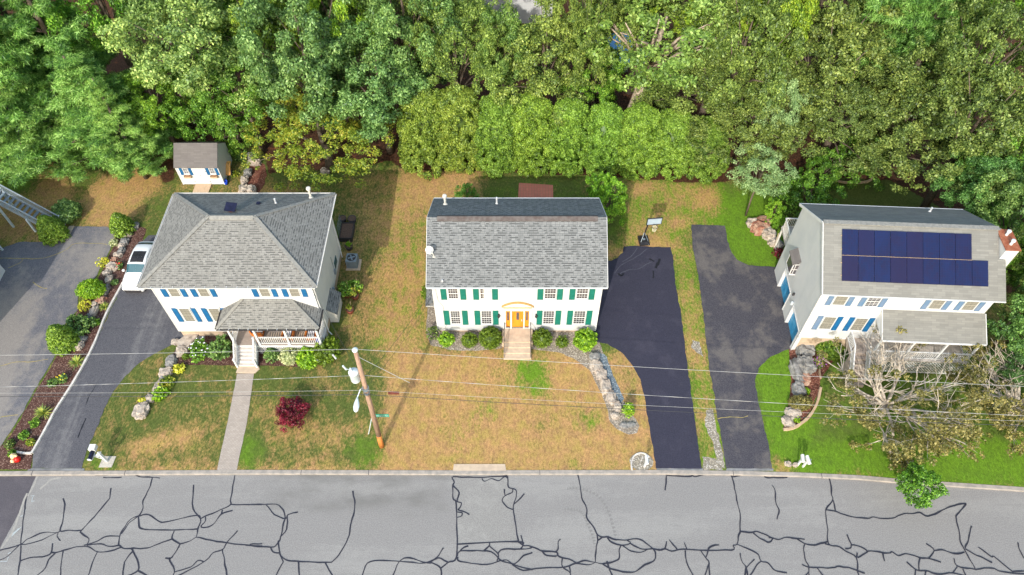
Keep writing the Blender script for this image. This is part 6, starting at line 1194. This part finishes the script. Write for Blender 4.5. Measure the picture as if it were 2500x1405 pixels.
# ---------------------------------------------------------------- mailboxes
p = G(262, 1127); t = thing('mailbox', 'dark mailbox on a white post beside the left house driveway', 'mailbox', p)
m = MB(); m.box(-.07, .07, -.07, .07, 0, 1.25); m.loft([[(-.12, -.12, 1.25), (.12, -.12, 1.25), (.12, .12, 1.25), (-.12, .12, 1.25)], [(-.02, -.02, 1.42), (.02, -.02, 1.42), (.02, .02, 1.42), (-.02, .02, 1.42)]]); m.box(-.75, -.07, -.05, .05, .86, .96); m.bar((-.1, 0, .4), (-.55, 0, .86), .06); m.box(-.66, -.42, -.34, .2, .96, 1.0); m.build('post', 'white_paint', t)
rg = [[(-.54+.13*math.cos(a), y, 1.1+.0+(.16*math.sin(a) if math.sin(a) > 0 else .1*math.sin(a))) for a in np.linspace(0, 2*math.pi, 14)[:-1]] for y in (-.38, .3)]; m = MB(); m.loft(rg); m.build('box', 'navy', t, False)
m = MB(); m.loft([[(-.54+.14*math.cos(a), y, 1.1+(.17*math.sin(a) if math.sin(a) > 0 else .11*math.sin(a))) for a in np.linspace(0, 2*math.pi, 14)[:-1]] for y in (-.41, -.385)]); m.build('box_door', 'white_paint', t)
m = MB(); m.box(-.76, -.36, .21, .60, 1.0, 1.34); m.build('newspaper_box', 'white_paint', t)
o = MB().slab([(p.x-.42, p.y-.42), (p.x+.42, p.y-.42), (p.x+.48, p.y+.35), (p.x-.36, p.y+.35)], -.1, .035).build('stone_pad', 'terrazzo'); tag(o, 'speckled square stone pad under the left mailbox post', 'pad')
def wbox(px, py, lab, ang=0, ln=.5):
    p = G(px, py); t = thing('mailbox', lab, 'mailbox', p, ang, 'white mailboxes'); m = MB(); m.box(-.055, .055, -.055, .055, 0, 1.0); m.box(-.08, .08, -.25, .25, .95, 1.0); m.build('post', 'white_paint', t)
    m = MB(); m.loft([[(.11*math.cos(a), y, 1.11+(.14*math.sin(a) if math.sin(a) > 0 else .1*math.sin(a))) for a in np.linspace(0, 2*math.pi, 14)[:-1]] for y in (-ln/2-.05, ln/2)]); m.build('box', 'white_paint', t); MB().box(.11, .13, -.1, -.05, 1.1, 1.3).build('flag', 'metal_grey', t)
wbox(1573, 1140, 'white mailbox standing in the gravel circle by the centre driveway'); wbox(1947, 1136, 'left one of the twin white mailboxes by the right driveway', R(-8), .42); wbox(1960, 1140, 'right one of the twin white mailboxes by the right driveway', R(5))
# ---------------------------------------------------------------- basketball hoop
p = G(1571, 588); t = thing('basketball_hoop', 'portable basketball hoop with a clear backboard and black base on the lawn', 'basketball hoop', p, R(6))
m = MB(); m.loft([[(-.42, -.55, 0), (.42, -.55, 0), (.42, .45, 0), (-.42, .45, 0)], [(-.4, -.53, .12), (.4, -.53, .12), (.4, .43, .12), (-.4, .43, .12)], [(-.25, -.35, .2), (.25, -.35, .2), (.25, .3, .2), (-.25, .3, .2)]]); m.build('base', 'plastic_black', t)
m = MB(); m.cyl(.3, -.45, .05, .12, .09); m.bar((-.3, -.3, .2), (-.02, .15, .8), .03); m.bar((.3, -.3, .2), (.02, .15, .8), .03); m.box(-.1, .1, -.1, .05, .2, .26); m.build('base_fitting', 'metal_grey', t)
m = MB(); m.tube([(0, .2, .1), (.05, .1, 1.2), (.15, 0, 2.4)], .05, 10); m.bar((.15, 0, 2.3), (.27, -.65, 3.15), .04); m.bar((.12, 0, 2.0), (.26, -.65, 2.8), .04); m.build('pole', 'plastic_black', t)
m = MB(); m.box(-.28, .84, -.71, -.67, 2.72, 3.38); bb = m.build('backboard', 'board', t); m = MB()
for a in ((-.32, -.27, 2.68, 3.42), (.83, .88, 2.68, 3.42)): m.box(a[0], a[1], -.73, -.65, a[2], a[3])
m.box(-.27, .83, -.73, -.65, 2.68, 2.73); m.box(-.27, .83, -.73, -.65, 3.37, 3.42); m.build('frame', 'dark_metal', bb)
m = MB(); rg = []
for k in range(21): a = k*math.pi/10; rg.append((.28+.225*math.cos(a), -1.0+.225*math.sin(a), 2.75))
m.tube(rg, .02, 6, False); m.bar((.28, -.72, 2.75), (.28, -.8, 2.75), .12, .04); m.build('rim', 'dark_metal', t)
m = MB()
for k in range(12):
    for s_ in (1, -1): a = k*math.pi/6; b_ = a+s_*.5; m.tube([(.28+.22*math.cos(a), -1+.22*math.sin(a), 2.74), (.28+.17*math.cos(b_), -1+.17*math.sin(b_), 2.55), (.28+.12*math.cos(b_+s_*.4), -1+.12*math.sin(b_+s_*.4), 2.3)], .012, 4)
m.build('net', 'net', t)
# ---------------------------------------------------------------- car
t = thing('parked_car', 'white car with a black panoramic sunroof half under the roof edge of the left house', 'car', (-28.85, 36.3, .02), R(-1))
def ring(y, w, zb, zs, zt, n=9):
    pts = [(-w*.9, y, zb), (-w, y, zb+.18), (-w, y, zs-.12), (-w*.94, y, zs)]
    for i in range(n): a = -1+2*(i+1)/(n+1); pts.append((a*w*.94, y, zs+(zt-zs)*(1-a*a)**.6))
    return pts+[(w*.94, y, zs), (w, y, zs-.12), (w, y, zb+.18), (w*.9, y, zb)]
m = MB(); m.loft([ring(y, w, zb, zs, zt) for y, w, zb, zs, zt in ((-2.33, .55, .35, .62, .66), (-2.27, .78, .28, .68, .75), (-2.1, .88, .24, .74, .86), (-1.6, .92, .22, .82, .97), (-1.0, .925, .22, .88, 1.02), (0, .93, .22, .92, 1.0), (1.2, .93, .22, .94, 1.02), (1.9, .91, .25, .94, 1.03), (2.2, .84, .3, .88, .97), (2.3, .7, .4, .8, .85))]); body = m.build('body', 'car_paint', t, True)
m = MB(); rr = []
for y, w, zb, zt in ((-1.05, .74, .96, 1.0), (-.42, .68, .96, 1.42), (.2, .66, .96, 1.5), (1.0, .65, .96, 1.48), (1.55, .66, .96, 1.34), (2.05, .7, .96, 1.02)): rr.append([(-w*1.14, y, zb), (-w, y, zt-.06), (-w*.76, y, zt), (0, y, zt+.02), (w*.76, y, zt), (w, y, zt-.06), (w*1.14, y, zb)])
m.loft(rr); m.build('cabin', 'car_paint', t, True)
def lerpring(a, b, s): return [Vector(p).lerp(Vector(q), s) for p, q in zip(a, b)]
def patch(name, y0, y1, mat, i0, i1, off=.012):
    def at(y):
        ys = [r[0][1] for r in rr]
        for k in range(len(ys)-1):
            if ys[k] <= y <= ys[k+1]: return lerpring(rr[k], rr[k+1], (y-ys[k])/(ys[k+1]-ys[k]))
    m = MB(); st = [y0]+[r[0][1] for r in rr if y0 < r[0][1] < y1]+[y1]
    for (ya, yb), i in [(ab, i) for ab in zip(st, st[1:]) for i in range(i0, i1)]:
        A, B = at(ya), at(yb)
        pa_, pb_, pc, pd = A[i], A[i+1], B[i+1], B[i]; nn = (pb_-pa_).cross(pd-pa_).normalized()*off; nn = nn if nn.z > 0 or abs(nn.z) < .003 else -nn
        if i in (0,): nn = Vector((-off, 0, 0))
        if i == 5: nn = Vector((off, 0, 0))
        m.q(pa_+nn, pb_+nn, pc+nn, pd+nn)
    return m.build(name, mat, t)
patch('windshield', -1.0, -.45, 'car_glass', 1, 5); patch('sunroof', -.3, .75, 'plastic_black', 2, 4, .014); patch('rear_window', 1.58, 2.0, 'car_glass', 1, 5)
patch('side_window', -.7, 1.5, 'car_glass', 0, 1); patch('side_window', -.7, 1.5, 'car_glass', 5, 6)
MB().box(-.62, .62, -2.36, -2.28, .38, .55).build('grille', 'dark_metal', t); MB().box(-.6, .6, -2.34, -2.22, .24, .34).build('bumper_vent', 'dark_metal', t)
for s_ in (-1, 1):
    m = MB(); m.loft([[(s_*.5, -2.3, .62), (s_*.78, -2.2, .66), (s_*.78, -2.18, .74), (s_*.5, -2.27, .71)], [(s_*.52, -2.2, .66), (s_*.84, -1.98, .72), (s_*.84, -1.98, .80), (s_*.52, -2.18, .77)]]); m.build('headlight', 'glass_dark', t)
    m = MB(); m.box(min(s_*.93, s_*1.08), max(s_*.93, s_*1.08), -.85, -.72, .95, 1.07); m.build('mirror', 'car_paint', t)
    for y in (-1.45, 1.4): m = MB(); m.tube([(s_*.72, y, .33), (s_*.94, y, .33)], .33, 20); wh = m.build('wheel', 'rubber', t); m = MB(); m.tube([(s_*.93, y, .33), (s_*.955, y, .33)], .2, 14); m.build('rim', 'metal_grey', wh)
# ---------------------------------------------------------------- beside the left house
p = G(861, 655); t = thing('air_conditioner', 'grey outdoor air conditioning unit on a pad beside the left house', 'air conditioner', p, R(-2))
m = MB(); m.box(-.42, .42, -.1, .74, .08, .92); m.build('cabinet', 'metal_grey', t); m = MB()
for i in range(14): x = -.4+i*.06; m.box(x-.012, x+.012, -.115, -.101, .14, .86)
for i in range(14): y = -.07+i*.06; m.box(.421, .435, y-.012, y+.012, .14, .86)
m.build('louvre', 'metal_grey', t)
m = MB(); m.cyl(0, .32, .921, .93, .35, n=24); m.build('fan_well', 'dark_metal', t); m = MB()
for i in range(4): a = i*1.571+.4; m.bar((0, .32, .945), (.28*math.cos(a), .32+.28*math.sin(a), .945), .12, .01)
m.cyl(0, .32, .94, .98, .07); m.build('fan_blade', 'metal_grey', t)
o = MB().box(p.x-.5, p.x+.62, p.y-.25, p.y+.85, -.05, .07).build('unit_pad', 'concrete'); tag(o, 'concrete pad under the air conditioning unit', 'pad')
def pot(px, py, r, h, lab, plant=None, mat='terracotta', prad=.3, ph=.7, col=None):
    p = G(px, py); t = thing('potted_plant' if plant else 'plant_pot', lab, 'plant pot', p, 0, 'pots beside the left house'); m = MB(); m.lathe((0, 0, 0), [(.001, 0), (r*.8, 0), (r, h), (r*.93, h), (r*.9, h-.05), (.001, h-.05)], 20); m.build('pot', mat, t, True); MB().cyl(0, 0, h-.07, h-.045, r*.9).build('soil', 'planter_soil', t)
    if plant:
        cl = [(x, y, z+h+ph*.5, a, b, c_, d_) for x, y, z, a, b, c_, d_ in crown(prad, ph*.5, 34, prad*.33, int(px), amp=.4, per=3)]; P, N, S, T = clumps(cl, 90, .07, int(py), jit=.9); leafobj('foliage', P, N, S, T, plant, t, .6, seed=3)
        m = MB(); m.tube([(0, 0, h-.05), (0.03, 0, h+ph*.8)], .014, 5); m.bar((.08, .05, h-.05), (.16, .1, h+ph+.3), .022); m.build('stake', 'wood_tan', t)
pot(853, 607, .33, .38, 'dark pot with a small bright plant above the air conditioning unit', 'leaf_lime', 'dark_metal', .2, .25)
pot(838, 540, .3, .4, 'left one of the two round dark baskets behind the raised bed', None, 'dark_metal'); pot(861, 541, .36, .4, 'right one of the two round dark baskets behind the raised bed', None, 'dark_metal')
pot(850, 722, .36, .4, 'pot with a big leafy tomato plant nearest the wall', 'leaf_maple', 'terracotta', .62, .9); pot(872, 712, .3, .38, 'pot with leafy plant right of the tomato plant', 'leaf_maple', 'terracotta', .48, .8)
pot(868, 728, .3, .42, 'dark red pot with a staked light green plant', 'leaf_yellow', 'terracotta', .33, .8); pot(856, 762, .3, .4, 'dark red pot with a thin plant nearest the road', 'leaf_yellow', 'terracotta', .2, .5)
p0 = G(829, 591); p1 = G(868, 552); m = MB(); t = thing('raised_bed', 'dark raised garden bed with a wire trellis beside the left house', 'garden bed', (0, 0, 0))
for a in ((p0.x, p1.x, p0.y, p0.y+.06), (p0.x, p1.x, p1.y-.06, p1.y), (p0.x, p0.x+.06, p0.y+.061, p1.y-.061), (p1.x-.06, p1.x, p0.y+.061, p1.y-.061)): m.box(*a, 0, .45)
m.build('frame', 'dark_metal', t); MB().box(p0.x+.06, p1.x-.06, p0.y+.06, p1.y-.06, .0, .36).build('soil', 'planter_soil', t); m = MB()
for i in range(6): x = p0.x+.03; y = p0.y+.2+i*.28; m.bar((x, y, .4), (x, y, 1.5), .018)
for z in (.8, 1.15, 1.5): m.bar((p0.x+.03, p0.y+.2, z), (p0.x+.03, p0.y+1.6, z), .014)
m.build('trellis', 'metal_grey', t)
# shed yard
p = G(560, 425); t = thing('garden_cart', 'light wooden garden cart with dark wheels leaning against the shed wall', 'cart', p, R(3)); m = MB(); m.loft([[(-.3, -.55, .35), (.3, -.55, .35), (.3, -.5, .42), (-.3, -.5, .42)], [(-.3, .3, .9), (.3, .3, .9), (.3, .25, .97), (-.3, .25, .97)]]); m.box(-.3, .3, .3, .6, .85, .93); m.build('tray', 'wood_yellow', t)
for s_ in (-.38, .34): m = MB(); m.tube([(s_, -.2, .28), (s_+.05, -.2, .28)], .28, 16); m.build('wheel', 'rubber', t)
m = MB(); m.bar((-.25, -.5, .38), (-.25, -1.0, .2), .04); m.bar((.25, -.5, .38), (.3, -1.0, .2), .04); m.build('handle', 'dark_metal', t)
for a, b, lab in ((549, 444, 'blue bucket against the shed corner, the farther of the two'), (553, 450, 'blue bucket nearer the lawn at the shed corner')):
    t = thing('bucket', lab, 'bucket', G(a, b), 0, 'blue buckets by the shed'); m = MB(); m.lathe((0, 0, 0), [(.001, 0), (.13, 0), (.17, .36), (.155, .36), (.12, .03), (.001, .03)], 16); m.build('pail', 'plastic_blue', t, True)
for x, lab in ((-28.3+.76, 'dried plants in the left window box of the shed'), (-28.3+2.99, 'dried pink plants in the right window box of the shed')):
    P, N, S, T = clumps([(x-.2+.1*i, 45.75-.16, 1.2, .1, .1, .09) for i in range(5)], 130, .05, 5); o = leafobj('dried_plant', P, N, S, T, 'leaf_dry', None, .5, seed=4); o.color = (2.2, 1.2, 1.6, 1); tag(o, lab, 'plant')
# red ladder in the woods
a = G(452, 268, .9); b = G(412, 240, 2.2); d = (b-a); s = Vector((0, .22, .1)); t = thing('ladder', 'red ladder leaning between the tree trunks in the left woods', 'ladder', a)
m = MB()
for k in (-1, 1): m.bar(s*k, d+s*k, .07, .05)
m.build('rail', 'red_paint', t); m = MB()
for i in range(8): q = d*((i+.5)/8); m.bar(q-s, q+s, .04)
m.build('rung', 'metal_grey', t)
# red and cream ornament near the road
p = G(46, 1125); t = thing('garden_ornament', 'glossy red ball ornament with three cream balls at the end of the mulch bed', 'ornament', p)
def ball(m, x, y, z, r): m.lathe((x, y, z), [(.001, -r), (r*.7, -r*.7), (r, 0), (r*.7, r*.7), (.001, r)], 16)
m = MB(); ball(m, 0, 0, .2, .22); m.build('red_ball', 'red_paint', t, True)
for x, y, z, r_ in ((-.3, .2, .28, .2), (-.28, -.1, .16, .14), (-.03, .14, .42, .09)): m = MB(); ball(m, x, y, z, r_); m.build('cream_ball', 'cream_paint', t, True)
# fallen logs, stakes in the woods
for i, (a, b, z1, lab) in enumerate((((484, 325), (400, 140), 8, 'pale bare trunk leaning over the shed roof'), ((455, 340), (425, 265), 3, 'thin grey trunk left of the shed roof'), ((470, 335), (440, 250), 4, 'thin dark trunk behind the shed roof'))):
    t = thing('bare_tree', lab, 'tree', G(*a), 0, 'bare trunks above the shed'); e_ = G(b[0], b[1], z1)-G(*a); r_ = (.26, .1, .08)[i]; m = MB(); m.tube([(0, 0, -.2), e_*.5+Vector((.1, 0, .1)), e_], [r_, r_*.8, r_*.5], 9)
    if i == 0:
        for k in range(5): q = e_*(.55+.1*k); m.tube([q, q+Vector(((-1)**k*1.2, -.5, 1.3))], [.07, .02], 5)
    m.build('trunk', 'bark_pale' if i == 0 else 'bark', t, True)
for n_, (t, R0, zc0, used) in PRO.items():
    if not used[0]:
        for k in list(t.children): bpy.data.objects.remove(k)
        bpy.data.objects.remove(t)
